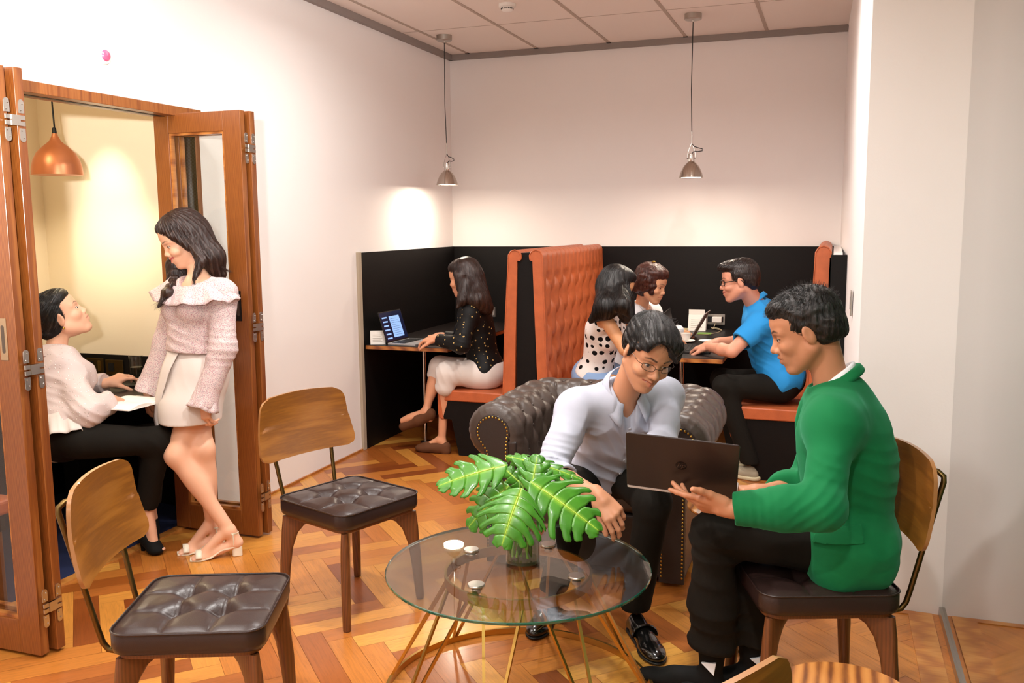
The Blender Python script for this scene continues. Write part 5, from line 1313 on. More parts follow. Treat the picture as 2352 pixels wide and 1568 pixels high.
# ---- man with glasses ----
MAN=dict(hd=(2.482,-4.020,1.112),nk=(2.364,-3.904,.945),sR=(2.208,-3.990,.884),sL=(2.495,-3.744,.900),eR=(2.161,-4.193,.683),wR=(2.372,-4.300,.648),eL=(2.532,-3.945,.742),wL=(2.50,-4.10,.78),pel=(2.226,-3.646,.555),hR=(2.145,-3.68,.54),hL=(2.300,-3.60,.54),kR=(2.215,-4.03,.53),aR=(2.075,-3.86,.11),kL=(2.494,-3.946,.53),aL=(2.43,-3.94,.11))
def glasses_man():
    J=MAN; t=person_root('person with thin glasses in a pale rolled-sleeve shirt leaning forward in the sofa',(2.2,-3.65,0))
    H=headframe(J['hd'],303,27,-13,1.08); w=H['w']
    nk=V3(J['nk'])
    P=head_prims(H,neck=nk+V3(0,0,-.03),nr=.053,open_=.14,smile=.5)
    T0,f,l,u=torso(J,-.02); P+=T0
    for s in 'LR': P+=arm(J,s)
    P+=leg(J,'L',-.02)+leg(J,'R',-.02)
    P+=hand(J['wR'],V3(.70,-.35,-.62),V3(.25,-.75,.60),1,curl=((30,34,20),(36,36,22),(42,38,22),(50,40,24)),spread=5,thumb=(22,25),s=1.0)
    P+=hand(J['wL'],(.2,-.6,-.3),(.2,-.2,.9),-1,curl=(40,45,45,45),s=1)
    body=meshobj('body',[nets(P,.0032)],SKIN,t,head_color(H,'c68d6b',lip='a8443e',smile=.5,blush=.12,open_=.14,teeth=True)); eyes(H,body)
    g_=lens_pair(H,t,'glasses','',plain('gunmetal_wire','3a2f2a',.25,1),None,rw=.0205,rh=.0125,r=.0009); 
    g_['label']='thin wire-rimmed glasses on the face of the man in the pale shirt'; g_['category']='glasses'
    T,f,l,u=torso(J,.016,k=.055,chest=1.0,hip=1.03)
    T+=arm(J,'R',.020,k=.03,fo=False)+arm(J,'L',.018,k=.03)
    e=V3(J['eR']);wr=V3(J['wR']);sh=V3(J['sR']); n=nrmz(wr-e)
    T+=[cap(e,e+n*.045,.060,.058,.02),cap(e+n*.040,e+n*.065,.060,.060,.006)]
    T+=[half(e+n*.078,n,.003,e+n*.09,.10),cap(e+n*.03,e+n*.15,.046,.046,.004,'s')]
    T+=[cap(w(-.02,0,-.05),nk+f*.02-u*.02,.056,.058,.006,'s'),cap(nk+f*.05-u*.0,nk+f*.12-u*.09,.030,.018,.008,'s')]
    T+=[half(V3(J['pel'])-u*.035,-u,.006)]
    fd=folds([(sh+V3(-.01,0,-.09),V3(.2,.3,1),.03,.007,.08),(e+V3(0,0,.03),V3(.1,.4,1),.026,.007,.09),(V3(J['pel'])+(nk-V3(J['pel']))*.28+f*.1,V3(.4,.2,1),.05,.008,.14),(V3(J['pel'])+(nk-V3(J['pel']))*.6+f*.12,V3(1,.2,.5),.045,.006,.12),(V3(J['sL'])-u*.09,V3(1,0,.8),.035,.007,.09)],.0015,22,cre=(.0050,24,.7))
    sm=meshobj('shirt',[nets(T,.0042,fd,margin=.012)],SHIRTB,t,smooth_it=2)
    # collar with two points and button placket
    cen=nk+u*.005; A=ring_pts(cen+u*.038+f*.012,f,l,u,.064,.066,24,336,22,lambda a:-.038*math.cos(R(a))); Bc=[p+nrmz((p-cen)-u*((p-cen)@u))*.022-u*.036 for p in A]
    for i in (0,1,2): 
        Bc[i]=Bc[i]+f*(.040-.014*i)-u*(.030-.010*i)+l*.018; Bc[-1-i]=Bc[-1-i]+f*(.040-.014*i)-u*(.030-.010*i)-l*.018
    G().grid(np.array([[tuple(a+(b-a)*v) for a,b in zip(A,Bc)] for v in np.linspace(0,1,5)])).build('collar',SHIRTB,sm,auto=180,solid=.003)
    g=G()
    for q in (.80,.62,.45,.28,.12):
        c=V3(J['pel'])+(nk-V3(J['pel']))*q+f*(.128 if q<.7 else .112); g.lathe([(0,.0015),(.0055,.001),(.006,-.003)],tuple(c),12,ax=tuple(f))
    g.build('buttons',plain('pearl_button','c9cad2',.3),sm)
    TR=[]
    for s in 'LR':
        TR+=leg(J,s,.008,shn=False,k=.045); k_=V3(J['k'+s]);a_=V3(J['a'+s]); TR+=[cap(k_,a_+V3(0,0,.0),.066,.058,.04),half(a_+V3(0,0,-.01),V3(0,0,-1),.004,a_,.12)]
    TR+=[ell(J['pel'],(.13,.16,.105),np.array([f,l,u]),.05)]
    meshobj('trousers',[nets(TR,.0055,folds([(J['kR'],V3(.2,1,.6),.05,.004,.12)],.0015,18))],TROUS,t,smooth_it=2)
    for s,toe in (('L',(2.565,-4.175,0)),('R',(2.07,-4.125,0))):
        P_,ff,L,d=shoe('shoe','',J['a'+s],toe,None,w_=.046,toe_h=.030)
        b=meshobj('shoe',[nets(P_,.0032)],SHOEB,t)
        S=[cap(ff(.12,.008),ff(.5,.008),.036,.037,.01),ell(ff(.74,.008),V3(L*.285,.050,.012),basis3(d,(0,0,1)),.015),half((0,0,.001),(0,0,-1),.002),half((0,0,.013),(0,0,1),.002)]
        meshobj('sole',[nets(S,.0035)],BLKM,b)
        sd=np.cross((0,0,1),d); c=ff(.46,.036); arcp=[c+sd*.041*math.cos(a)+V3(0,0,.034*math.sin(a)+.003)+d*.004 for a in np.linspace(-.1,PI+.1,14)]
        G().tube(arcp,.010,8,sq=(1.3,.35)).build('strap',SHOEB,b,auto=60)
    B=H['B'];s=H['s']
    HP=[ell(w(-.020,0,.052),V3(.102,.083,.086)*s,B,.02),ell(w(-.065,0,.0),V3(.052,.068,.060)*s,B,.03),ell(w(.035,0,.085),V3(.066,.070,.044)*s,B,.025),ell(w(-.02,0,.02),V3(.066,.083,.06)*s,B,.02),
        cap(w(.084,.030,.080),w(.074,-.05,.070),.024*s,.020*s,.02),cap(w(.088,.035,.070),w(.084,.058,.038),.014*s,.010*s,.015),cap(w(.075,.045,.085),w(.072,.062,.050),.020*s,.013*s,.015),cap(w(.084,.02,.080),w(.088,.048,.052),.015*s,.008*s,.012),cap(w(.060,-.055,.07),w(.045,-.068,.04),.014*s,.009*s,.012),cap(w(.020,.074,.03),w(.016,.076,-.008),.009*s,.005*s,.012),cap(w(.020,-.074,.03),w(.016,-.076,-.008),.009*s,.005*s,.012)]
    HP+=[ell(w(.125,-.004,-.02),V3(.075,.085,.078)*s,B,.010,'s'),ell(w(.112,-.018,.045),V3(.050,.040,.058)*s,B,.010,'s'),rbox(w(.09,0,-.115),V3(.085,.12,.100)*s,B,.03,.015,'s'),rbox(w(-.04,0,-.150),V3(.14,.12,.085)*s,B,.02,.015,'s')]
    for y in (1,-1): HP.append(ell(w(-.006,y*.088,-.010),V3(.024,.022,.036)*s,B,.006,'s'))
    def hd(P):
        q=(P-H['c'])@B.T; a=np.arctan2(q[:,1],q[:,2]-.03); return .0014*np.sin(a*26+4*noise3(P,14,1))+.0022*noise3(P,70,2)
    hm=meshobj('hair',[nets(HP,.003,hd)],HBLACK,t)
    rr=np.random.RandomState(8); ro=[];di=[]
    for i in range(300):
        y=rr.uniform(.0,.065); ro.append(w(.078-4*y*y+rr.uniform(-.02,.004),y,.098-3*y*y)); di.append((V3(.35,.35*np.sign(y-.01)+y*4,-.75))@B)
    for i in range(70):
        v=nrmz(rr.randn(3)); v[2]=abs(v[2])+.3; v=nrmz(v); ro.append(w(v[0]*.095-.015,v[1]*.078,.055+v[2]*.076)); di.append(V3(.3,v[1]*.9,v[2]*.35)@B)
    comb(HP,H,hm,HBLACK,3000,.055,.0009,3,crown=(-.05,-.02,.135),fwd=.5,jit=.05,grav=.25)
    strands(H,ro,di,.030*s,.0009,seed=2,curve=.5).build('loose_strands',HBLACK,hm,fix=False,auto=180)
glasses_man()

# ---- standing woman ----
STA=dict(hd=(.138,-3.624,1.522),nk=(.217,-3.623,1.331),sL=(.366,-3.651,1.262),sR=(.062,-3.583,1.252),eL=(.400,-3.709,1.009),wL=(.350,-3.792,.770),eR=(-.020,-3.60,1.004),wR=(-.075,-3.68,.790),pel=(.190,-3.640,.900),hL=(.240,-3.670,.83),hR=(.115,-3.610,.83),kL=(.200,-3.835,.505),aL=(.405,-3.735,.125),kR=(.285,-3.745,.520),aR=(.270,-3.690,.125))
def standing_woman():
    J=STA; t=person_root('person standing in a floral ruffled blouse and white skirt leaning by the cabin door',(.3,-3.74,0))
    H=headframe(J['hd'],232,27,0,1.06); w=H['w'];s=H['s'];B=H['B']; nk=V3(J['nk']);pel=V3(J['pel'])
    P=head_prims(H,fem=True,neck=nk+V3(0,0,-.05),nr=.047,open_=.0,smile=1.0,ears=False)
    T0,f,l,u=torso(J,-.012,sh=.045,fem=True); P+=T0
    for q in 'LR': P+=arm(J,q,-.004,True)+leg(J,q,0,True)
    TO={'L':(.262,-3.845,.012),'R':(.150,-3.80,.012)}
    ft={}
    for q in 'LR':
        p_,d,sd=simple_feet(J,q,TO[q]); P+=p_; ft[q]=(d,sd)
    P+=hand(J['wL'],(-.12,-.05,-1),V3(-.25,-1,.1),1,curl=((30,35,25),(35,40,25),(40,40,25),(45,40,25)),spread=5,thumb=(28,15),s=.92)
    P+=hand(J['wR'],(-.2,-.1,-1),V3(-.8,-.5,.1),-1,curl=(25,30,30,35),thumb=(30,15),s=.92)
    body=meshobj('body',[nets(P,.0034)],SKIN,t,head_color(H,'eab696',lip='c8424e',blush=.35,fem=True,smile=1,teeth=True,brow='2a1a14')); eyes(H,body)
    # ring
    g=G(); rp=V3(J['wL'])+V3(-.012,-.01,-.092)
    # blouse: body plus bell sleeves
    T,f,l,u=torso(J,.016,sh=.045,fem=True,k=.05)
    T+=[cap(pel+u*.16+f*.01,pel+u*.10+f*.01,.125,.128,.05)]
    T+=[half(pel+u*.085,-u,.004)]
    for q in 'LR':
        a,b,c=[V3(J[x+q]) for x in 'sew']; n=nrmz(c-b); T+=[cap(a,b,.064,.062,.03),cap(b,b*.35+c*.65,.062,.054,.03),cap(b*.45+c*.55,c+n*.015,.052,.064,.02),half(c+n*.030,n,.003,c+n*.06,.09),cap(c-n*.03,c+n*.08,.040,.056,.003,'s')]
    T+=[cap(nk+u*.06,nk+u*.02,.085,.098,.010,'s'),cap(nk+f*.06+u*.01,nk+f*.10-u*.02,.06,.05,.01,'s')]
    # keep the sleeves that the waist cut must not touch
    fd=folds([(V3(J['eL']),V3(0,0,1),.035,.004,.10),(pel+u*.14+f*.1,V3(.3,0,1),.04,.004,.10),(V3(J['wL'])+V3(0,0,.03),V3(1,.2,0),.022,.004,.07)],.001,25,cre=(.003,30,.4))
    bl=meshobj('blouse',[nets(T,.0042,fd,margin=.01)],FLORAL,t,smooth_it=2)
    cen=nk-u*.022+f*.022
    A=ring_pts(cen,f,l,u,.104,.150,0,345,24,lambda a:.020-.035*max(0,math.cos(R(a)))+.012*abs(math.sin(R(a)))); Bp=ring_pts(cen-u*.085,f,l,u,.162,.262,0,345,24,lambda a:.018-.03*max(0,math.cos(R(a)))+.012*abs(math.sin(R(a))))
    frill('collar_ruffle',A,Bp,FLORAL,bl,waves=9,amp=.012,seed=1)
    for q in 'L':
        c=V3(J['w'+q]);b=V3(J['e'+q]);n=nrmz(c-b); fr_=nrmz(np.cross(n,l)); sd_=np.cross(n,fr_); A=ring_pts(c-n*.045,fr_,sd_,n,.046,.046,0,345,16); Bp=ring_pts(c+n*.042,fr_,sd_,n,.074,.074,0,345,16); frill('cuff_ruffle',A,Bp,FLORAL,bl,waves=6,amp=.008)
    G().tube([nk-u*.10+f*.118,nk-u*.14+f*.128+l*.008,nk-u*.21+f*.118+l*.012],.0022,6).tube([nk-u*.10+f*.118,nk-u*.15+f*.128-l*.008,nk-u*.235+f*.116-l*.006],.0022,6).build('neck_tie',FLORAL,bl)
    hm_=pel-u*.17
    S=[ell(pel+f*.005,(.128,.168,.12),np.array([f,l,u]),.06),cap(pel+u*.07,pel+u*.09,.108,.100,.05)]
    for q in 'LR': h_=V3(J['h'+q]);k_=V3(J['k'+q]); S+=[cap(h_,h_+(k_-h_)*.65,.110,.105,.07)]
    S+=[cap(h_*.0+pel-u*.05,pel+(V3(J['kL'])-pel)*.5,.125,.13,.06)]
    S+=[half((0,0,.655),(0,0,-1),.003),half(pel+u*.105,u,.004),cap(pel-u*.22,pel-u*.40,.088,.115,.003,'s')]
    sk=meshobj('skirt',[nets(S,.0045,folds([(pel-u*.05,V3(1,.3,.3),.06,.003,.15)],.0012,14))],WHITES,t,smooth_it=2)
    # wrap panel with its pointed corner
    fo=f*.128; A=[pel+u*.09+f*.125-l*.055,pel+u*.0+f*.160-l*.060,pel-u*.12+f*.180-l*.070,pel-u*.245+f*.180-l*.082]; Bq=[pel+u*.09+f*.130+l*.03,pel+u*.0+f*.168+l*.012,pel-u*.12+f*.190-l*.01,pel-u*.325+f*.185-l*.045]
    G().grid(np.array([[tuple(a+(b-a)*v) for v in np.linspace(0,1,7)] for a,b in zip(np.array([np.interp(np.linspace(0,3,14),range(4),np.array(A)[:,i]) for i in range(3)]).T,np.array([np.interp(np.linspace(0,3,14),range(4),np.array(Bq)[:,i]) for i in range(3)]).T)])).build('wrap_panel',WHITES,sk,auto=180,solid=.003)
    # sandals
    for q in 'LR':
        d,sd=ft[q]; a_=V3(J['a'+q]); to=V3(TO[q]); hl=a_-d*.035; hl[2]=.052
        o=None; g=G(); ps=[V3(*hl[:2],.052),hl+(to-hl)*.35+V3(0,0,.004),to-d*.09,to-d*.04,to+d*.006]; ps[2][2]=.012;ps[3][2]=.005;ps[4][2]=.006; ws=[.026,.026,.034,.038,.024]
        ps_=np.array([np.interp(np.linspace(0,4,20),range(5),np.array(ps)[:,i]) for i in range(3)]).T; w_=np.interp(np.linspace(0,4,20),range(5),ws)
        top=[[tuple(p+sd*w*x+V3(0,0,.002)) for x in np.linspace(-1,1,7)] for p,w in zip(ps_,w_)]; bot=[[tuple(V3(x)-V3(0,0,.006)) for x in r] for r in top]
        g.grid(np.array(top)); g.grid(np.array(bot)[::-1]); E1=[r[0] for r in top];E2=[r[0] for r in bot]; g.grid(np.array([E1,E2])); g.grid(np.array([[r[-1] for r in bot],[r[-1] for r in top]])); g.grid(np.array([top[0],bot[0]])); g.grid(np.array([bot[-1],top[-1]]))
        so=g.build('sandal',CREAM,t,auto=60); 
        c=V3(*hl[:2],0)+d*.004; G().prism([(p[0]*.026,p[1]*.026) for p in rrect(2,2,.6,4)],.0,.047,2)
        gg=G(); gg.prism(rrect(.046,.044,.012,4),.001,.047,2); M_=Matrix.Translation(tuple(c))@Matrix.Rotation(math.atan2(d[1],d[0]),4,'Z'); gg.v=[tuple(M_@Vector(p)) for p in gg.v]; gg.build('heel',CREAM,so,smooth=False,bevel=.002)
        gg=G(); c=to-d*.035
        A=[[tuple(c+d*x+sd*.042*math.cos(a)+V3(0,0,.004+.030*math.sin(a))) for x in (-.014,0,.014)] for a in np.linspace(0,PI,16)]; gg.grid(np.array(A)).build('toe_strap',CREAM,so,auto=180,solid=.002)
        gg=G(); c=a_+V3(0,0,-.008)-d*.004; gg.tube([c+d*.034*math.cos(x)+sd*.031*math.sin(x)+V3(0,0,.006*math.cos(x)) for x in np.linspace(0,2*PI,25)[:-1]],.005,6,closed=True,sq=(.35,1.2)); 
        for y in (1,-1): gg.tube([c-d*.01+sd*.032*y,c-d*.012+sd*.030*y-V3(0,0,.04),V3(*hl[:2],.054)+d*.02+sd*.024*y],.003,6)
        gg.tube([c-d*.033,c-d*.040-V3(0,0,.03),V3(*hl[:2],.056)-d*.018],.003,6); gg.build('ankle_strap',CREAM,so,auto=60)
    # long dark hair
    HP=[ell(w(-.020,0,.050),V3(.100,.082,.085)*s,B,.02),ell(w(-.03,0,.0),V3(.085,.084,.085)*s,B,.03),ell(w(.028,0,.080),V3(.056,.070,.040)*s,B,.025)]
    bk=[w(-.075,0,-.02),atp(500,600,4.42),atp(512,640,4.42)]; HP+=[cap(w(-.06,.02,.0),atp(486,590,4.40),.070,.058,.04),cap(atp(486,590,4.40),atp(503,628,4.42),.056,.035,.04)]
    HP+=[cap(w(-.01,.075,-.02),atp(462,600,4.30),.026,.022,.025),cap(atp(462,600,4.30),atp(447,640,4.27),.021,.008,.02)]
    HP+=[cap(w(.0,-.078,.0),atp(402,610,4.47),.030,.036,.03),cap(atp(402,610,4.47),atp(398,655,4.44),.038,.032,.03),cap(atp(398,655,4.40),atp(385,672,4.27),.030,.024,.03),cap(atp(385,672,4.27),atp(364,704,4.25),.022,.005,.02),cap(atp(425,600,4.47),atp(410,660,4.46),.045,.03,.03)]
    HP+=[cap(w(.060,.03,.080),w(.045,.068,.040),.018*s,.014*s,.02),cap(w(.045,.068,.040),w(.015,.078,-.03),.014*s,.016*s,.02),cap(w(.060,-.03,.080),w(.045,-.068,.030),.020*s,.016*s,.02)]
    HP+=[ell(w(.118,0,-.008),V3(.076,.070,.094)*s,B,.010,'s'),ell(w(.06,0,-.06),V3(.05,.064,.06)*s,B,.01,'s')]
    def hd(P):
        q=(P-H['c'])@B.T; a=np.arctan2(q[:,1],-q[:,0]+.02); return .0022*np.sin(a*38+3*noise3(P,9,1))+.0016*noise3(P*V3(1,1,.1),220,2)
    hm=meshobj('hair',[nets(HP,.0032,hd)],HBROWN,t)
    comb(HP,H,hm,HBROWN,2600,.10,.0011,5,jit=.05,grav=.95,crown=(-.02,0,.140))
    rr=np.random.RandomState(4); g=G()
    def lock(a,b,c,n,spr,r=.0011):
        for i in range(n):
            o1=rr.randn(3)*spr*.5;o2=rr.randn(3)*spr;o3=rr.randn(3)*spr*1.1; a_,b_,c_=V3(a)+o1,V3(b)+o2,V3(c)+o3
            g.tube([a_*(1-q)**2+b_*2*q*(1-q)+c_*q*q for q in np.linspace(0,1,7)],list(np.linspace(r,r*.3,7)),3,caps=False)
    lock(atp(396,650,4.30),atp(386,680,4.25),atp(360,706,4.24),40,.009); lock(atp(455,590,4.27),atp(440,640,4.26),atp(446,658,4.25),26,.006); lock(atp(500,600,4.4),atp(512,620,4.38),atp(528,622,4.36),24,.006)
    g.build('loose_strands',HBROWN,hm,fix=False,auto=180)
standing_woman()

# ---- seated woman in the cabin ----
SEA=dict(hd=(-.424,-3.855,1.140),nk=(-.400,-3.934,.975),sL=(-.537,-3.849,.880),sR=(-.255,-3.985,.895),eR=(-.075,-4.08,.742),wR=(-.10,-3.90,.765),eL=(-.60,-3.64,.775),wL=(-.404,-3.600,.785),pel=(-.20,-4.34,.56),hR=(-.14,-4.22,.545),kR=(.017,-3.80,.530),aR=(-.07,-3.72,.135),hL=(-.28,-4.25,.545),kL=(-.12,-3.75,.525),aL=(-.18,-3.68,.12))
def seated_woman():
    J=SEA; J['pel']=tuple(atp(150,1000,4.20)); J['hR']=tuple(atp(185,1012,4.12)); J['hL']=tuple(atp(160,1010,4.35)); J['kR']=tuple(atp(362,1012,4.30)); J['aR']=tuple(atp(335,1172,4.42)); J['kL']=tuple(atp(350,1005,4.48)); J['aL']=tuple(atp(345,1165,4.56))
    t=person_root('person seated in the cabin in a white dotted blouse looking up at the standing one',(-.15,-4.2,0))
    H=headframe(atp(138,728,4.36),47,-30,0,1.07); w=H['w'];s=H['s'];B=H['B']; nk=V3(J['nk']);pel=V3(J['pel'])
    P=head_prims(H,fem=True,neck=nk+V3(0,0,-.03),nr=.047,open_=.8)
    T0,f,l,u=torso(J,-.012,sh=.045,fem=True); P+=T0
    for q in 'LR': P+=arm(J,q,-.002,True)+leg(J,q,-.01,True)
    toe={'R':tuple(atp(368,1236,4.38)),'L':tuple(atp(345,1225,4.50))}
    for q in 'LR': 
        J2=dict(J); p_,d,sd=simple_feet(J2,q,V3(*toe[q][:2],.03)); P+=p_
    P+=hand(J['wR'],(-.45,.85,-.05),(.2,.1,1),-1,curl=(15,22,28,30),s=.92,thumb=(45,10))
    P+=hand(J['wL'],(.35,.6,.25),(.1,-.6,.8),1,curl=(20,30,35,40),s=.92,thumb=(50,5))
    body=meshobj('body',[nets(P,.0036)],SKIN,t,head_color(H,'eab495',lip='c24a50',blush=.3,fem=True)); eyes(H,body)
    G().ball(tuple(w(-.012,-.086,-.042)),.006,10).build('earring',NAIL,body)
    T,f,l,u=torso(J,.020,sh=.05,fem=True,k=.05,chest=1.05,hip=.95); T+=[half(pel-u*.02,-u,.004)]
    for q in 'LR':
        a,b,c=[V3(J[x+q]) for x in 'sew']; n=nrmz(c-b); T+=[cap(a,b,.066,.068,.03),cap(b,c,.064,.052,.03),half(c-n*.02,n,.003,c,.07)]
    T+=[cap(nk+u*.05,nk-u*.01,.052,.060,.008,'s')]
    fd=folds([(V3(J['eR']),V3(.5,.4,1),.035,.005,.10),(pel+u*.14,V3(.2,.2,1),.035,.006,.12)],.001,22,cre=(.0045,26))
    bl=meshobj('blouse',[nets(T,.0045,fd,margin=.01)],DOTTED,t,smooth_it=2)
    cen=nk-u*.015; A=ring_pts(cen,f,l,u,.062,.066,0,345,24); Bp=ring_pts(cen-u*.055,f,l,u,.125,.150,0,345,24,lambda a:.01*abs(math.sin(R(a)))); frill('lace_collar',A,Bp,WHITES,bl,waves=14,amp=.004)
    A=ring_pts(pel+u*.06,f,l,u,.135,.160,0,345,24); Bp=ring_pts(pel-u*.055,f,l,u,.168,.200,0,345,24); frill('peplum',A,Bp,WHITES,bl,waves=12,amp=.007)
    TR=[ell(J['pel'],(.135,.165,.115),np.array([f,l,u]),.05)]
    for q in 'LR': TR+=leg(J,q,.012,True,shn=False,k=.045); k_=V3(J['k'+q]);a_=V3(J['a'+q]); TR+=[cap(k_,a_,.064,.052,.04),half(a_+V3(0,0,.03),a_-k_,.004,a_-V3(0,0,.05),.11),cap(a_-V3(0,0,.05),a_+(k_-a_)*.12,.042,.045,.004,'s')]
    meshobj('trousers',[nets(TR,.0055,folds([(J['kR'],V3(.2,1,.6),.05,.004,.12),(pel+f*.12,V3(.4,.4,1),.05,.005,.1)],.0015,18))],TROUS,t,smooth_it=2)
    for q in 'RL':
        a_=V3(J['a'+q]); P_,ff,L,d=shoe('shoe','',(a_[0],a_[1],0),toe[q][:2]+(0,),None,w_=.036,toe_h=.022,heel=.045)
        P_+=[cap(a_+V3(0,0,.03),ff(.60,.075),.034,.024,.004,'s'),cap(ff(.05,.0),ff(.05,.05),.012,.016,.006)]
        b=meshobj('shoe',[nets([p for p in P_],.0035)],SUEDE,t)
    HP=[ell(w(-.022,0,.045),V3(.100,.082,.086)*s,B,.02),ell(w(-.06,0,.0),V3(.062,.074,.075)*s,B,.03),ell(w(.03,0,.082),V3(.058,.068,.040)*s,B,.025),ell(w(-.128,-.015,.050),V3(.045,.050,.050)*s,B,.015),ell(w(-.02,0,.0),V3(.055,.082,.06)*s,B,.02)]
    HP+=[ell(w(.132,0,-.020),V3(.075,.09,.088)*s,B,.012,'s'),rbox(w(.085,0,-.09),V3(.08,.12,.085)*s,B,.03,.015,'s'),rbox(w(-.02,0,-.150),V3(.12,.12,.085)*s,B,.02,.015,'s')]
    for y in (1,-1): HP.append(ell(w(.0,y*.086,-.012),V3(.020,.02,.028)*s,B,.006,'s'))
    hm=meshobj('hair',[nets(HP,.0034,lambda P:.0015*noise3(P,130,1))],HBLACK,t); comb(HP,H,hm,HBLACK,2000,.07,.0010,6,jit=.06,grav=.0,crown=(.07,0,.10))
seated_woman()

# ---- woman at the silver laptop ----
def laptop_woman():
    J=dict(hd=(.696,-1.44,1.212),nk=(.750,-1.416,1.020),sL=(.775,-1.560,.968),sR=(.755,-1.270,.960),eL=(.775,-1.700,.782),wL=(.560,-1.640,.806),eR=(.739,-1.410,.765),wR=(.520,-1.470,.806),pel=(.840,-1.40,.555),hL=(.850,-1.47,.535),kL=(.615,-1.60,.575),aL=(.575,-1.60,.09),hR=(.80,-1.32,.54),kR=(.480,-1.45,.585),aR=(.44,-1.56,.275))
    t=person_root('person with long dark hair in a black gold-spotted blouse typing at the silver laptop',(.84,-1.4,0))
    H=headframe(J['hd'],178,12,0,1.06); w=H['w'];s=H['s'];B=H['B']; nk=V3(J['nk']);pel=V3(J['pel'])
    P=head_prims(H,fem=True,neck=nk+V3(0,0,-.03),nr=.045,open_=.2,smile=.6); T0,f,l,u=torso(J,-.012,sh=.045,fem=True); P+=T0
    for q in 'LR': P+=arm(J,q,-.004,True)+leg(J,q,-.004,True)
    TO={'L':(.395,-1.60,.02),'R':(.27,-1.58,.205)}
    P+=simple_feet(J,'L',TO['L'])[0]; a=V3(J['aR']);tt=V3(TO['R']); P+=[cap(a,tt,.030,.024,.02),ell(tt+(a-tt)*.35,(.06,.034,.026),basis3(nrmz(tt-a),(0,0,1)),.02),cap(a,a+V3(.03,0,-.045),.030,.026,.02)]
    P+=hand(J['wL'],(-1,.1,-.1),(0,-.2,1),-1,curl=(30,32,34,36),s=.92)+hand(J['wR'],(-1,-.05,-.1),(0,.1,1),1,curl=(30,32,34,36),s=.92)
    body=meshobj('body',[nets(P,.0042)],SKIN,t,head_color(H,'dd9d78',lip='b5453f',fem=True,smile=.6)); eyes(H,body)
    T,f,l,u=torso(J,.018,sh=.05,fem=True,k=.05)
    for q in 'LR':
        a,b,c=[V3(J[x+q]) for x in 'sew']; n=nrmz(c-b); T+=[cap(a,b,.060,.058,.03),cap(b,c,.055,.042,.03),half(c-n*.03,n,.003,c,.06)]
    T+=[half(pel+V3(0,0,-.04),-u,.004),cap(nk+u*.05,nk,.05,.058,.008,'s')]
    meshobj('blouse',[nets(T,.005,folds([(V3(J['eL']),V3(.2,0,1),.035,.004,.1)],.002,22))],GOLDD,t,smooth_it=2)
    S=[ell(pel+V3(0,0,-.01),(.15,.165,.115),np.array([f,l,u]),.06),cap(pel+V3(0,-.05,-.01),V3(J['kL'])+V3(.02,-.01,-.005),.105,.078,.07),cap(J['hR'],V3(J['kR'])+V3(.03,0,0),.095,.072,.07),cap(V3(J['kL'])+V3(.02,-.02,-.0),V3(J['kL'])+V3(.0,-.02,-.10),.075,.070,.03),cap(V3(J['kR'])+V3(.02,0,0),V3(J['kR'])+V3(.0,0,-.06),.07,.07,.03)]
    S+=[half((0,0,.452),(0,0,-1),.01,(1.0,-1.4,.40),.40),half((.50,-1.6,.46),(-.55,0,-.8),.003),cap(V3(J['kL'])+V3(-.03,-.01,-.07),V3(J['kL'])+V3(-.05,0,-.2),.055,.07,.004,'s')]
    meshobj('skirt',[nets(S,.005,folds([(V3(J['kL']),V3(1,0,.5),.05,.005,.12)],.0015,16))],WHITES,t,smooth_it=2)
    SU=plain('brown_suede','5e3516',.8,bump=.0004,bs=500)
    for q in 'LR':
        a=V3(J['a'+q]);tt=V3(TO[q]); d=nrmz(tt-a) if q=='R' else nrmz(V3(-1,.03,0)); 
        if q=='L': P_,ff,L,d=shoe('s','',a,(TO['L'][0]-.018,TO['L'][1],0),None,w_=.045,toe_h=.032,k=.03); P_+=[ell(ff(.45,.035),(.10,.040,.030),basis3(d,(0,0,1)),.02),cap(a+V3(-.01,0,.045),ff(.48,.080),.030,.024,.004,'s'),cap(ff(.06,.02),ff(.06,.05),.036,.034,.01)]
        else:
            dn=nrmz(V3(-.92,-.11,-.38)); c=a+V3(.035,0,-.026); P_=[cap(c,c+dn*.10,.035,.036,.02),cap(c+dn*.10,c+dn*.220,.040,.032,.02),cap(c+V3(0,0,.02),c+dn*.10+V3(0,0,.015),.035,.034,.02),cap(a+V3(0,0,.045),c+dn*.09+V3(0,0,.062),.034,.026,.004,'s')]
        b=meshobj('loafer',[nets(P_,.0042)],SU,t)
    HP=[ell(w(-.020,0,.050),V3(.102,.083,.086)*s,B,.02),ell(w(-.045,0,.0),V3(.080,.083,.085)*s,B,.03),ell(w(.03,0,.080),V3(.060,.068,.040)*s,B,.025),
        cap(w(-.06,0,-.02),atp(1100,690,6.22),.080,.085,.04),cap(atp(1095,690,6.18),atp(1118,708,6.2),.075,.045,.04),cap(atp(1070,650,6.18),atp(1062,690,6.12),.05,.035,.03),cap(atp(1062,690,6.12),atp(1050,706,6.1),.03,.008,.02),cap(w(.0,.076,.02),w(-.01,.08,-.06),.03,.04,.03)]
    HP+=[ell(w(.120,0,-.025),V3(.078,.075,.088)*s,B,.010,'s')]
    hm=meshobj('hair',[nets(HP,.0045,lambda P:.002*noise3(P*V3(1,1,.12),120,1))],HBROWN,t); comb(HP,H,hm,HBROWN,2000,.11,.0014,7,jit=.05,grav=.95,crown=(-.01,0,.14))
laptop_woman()

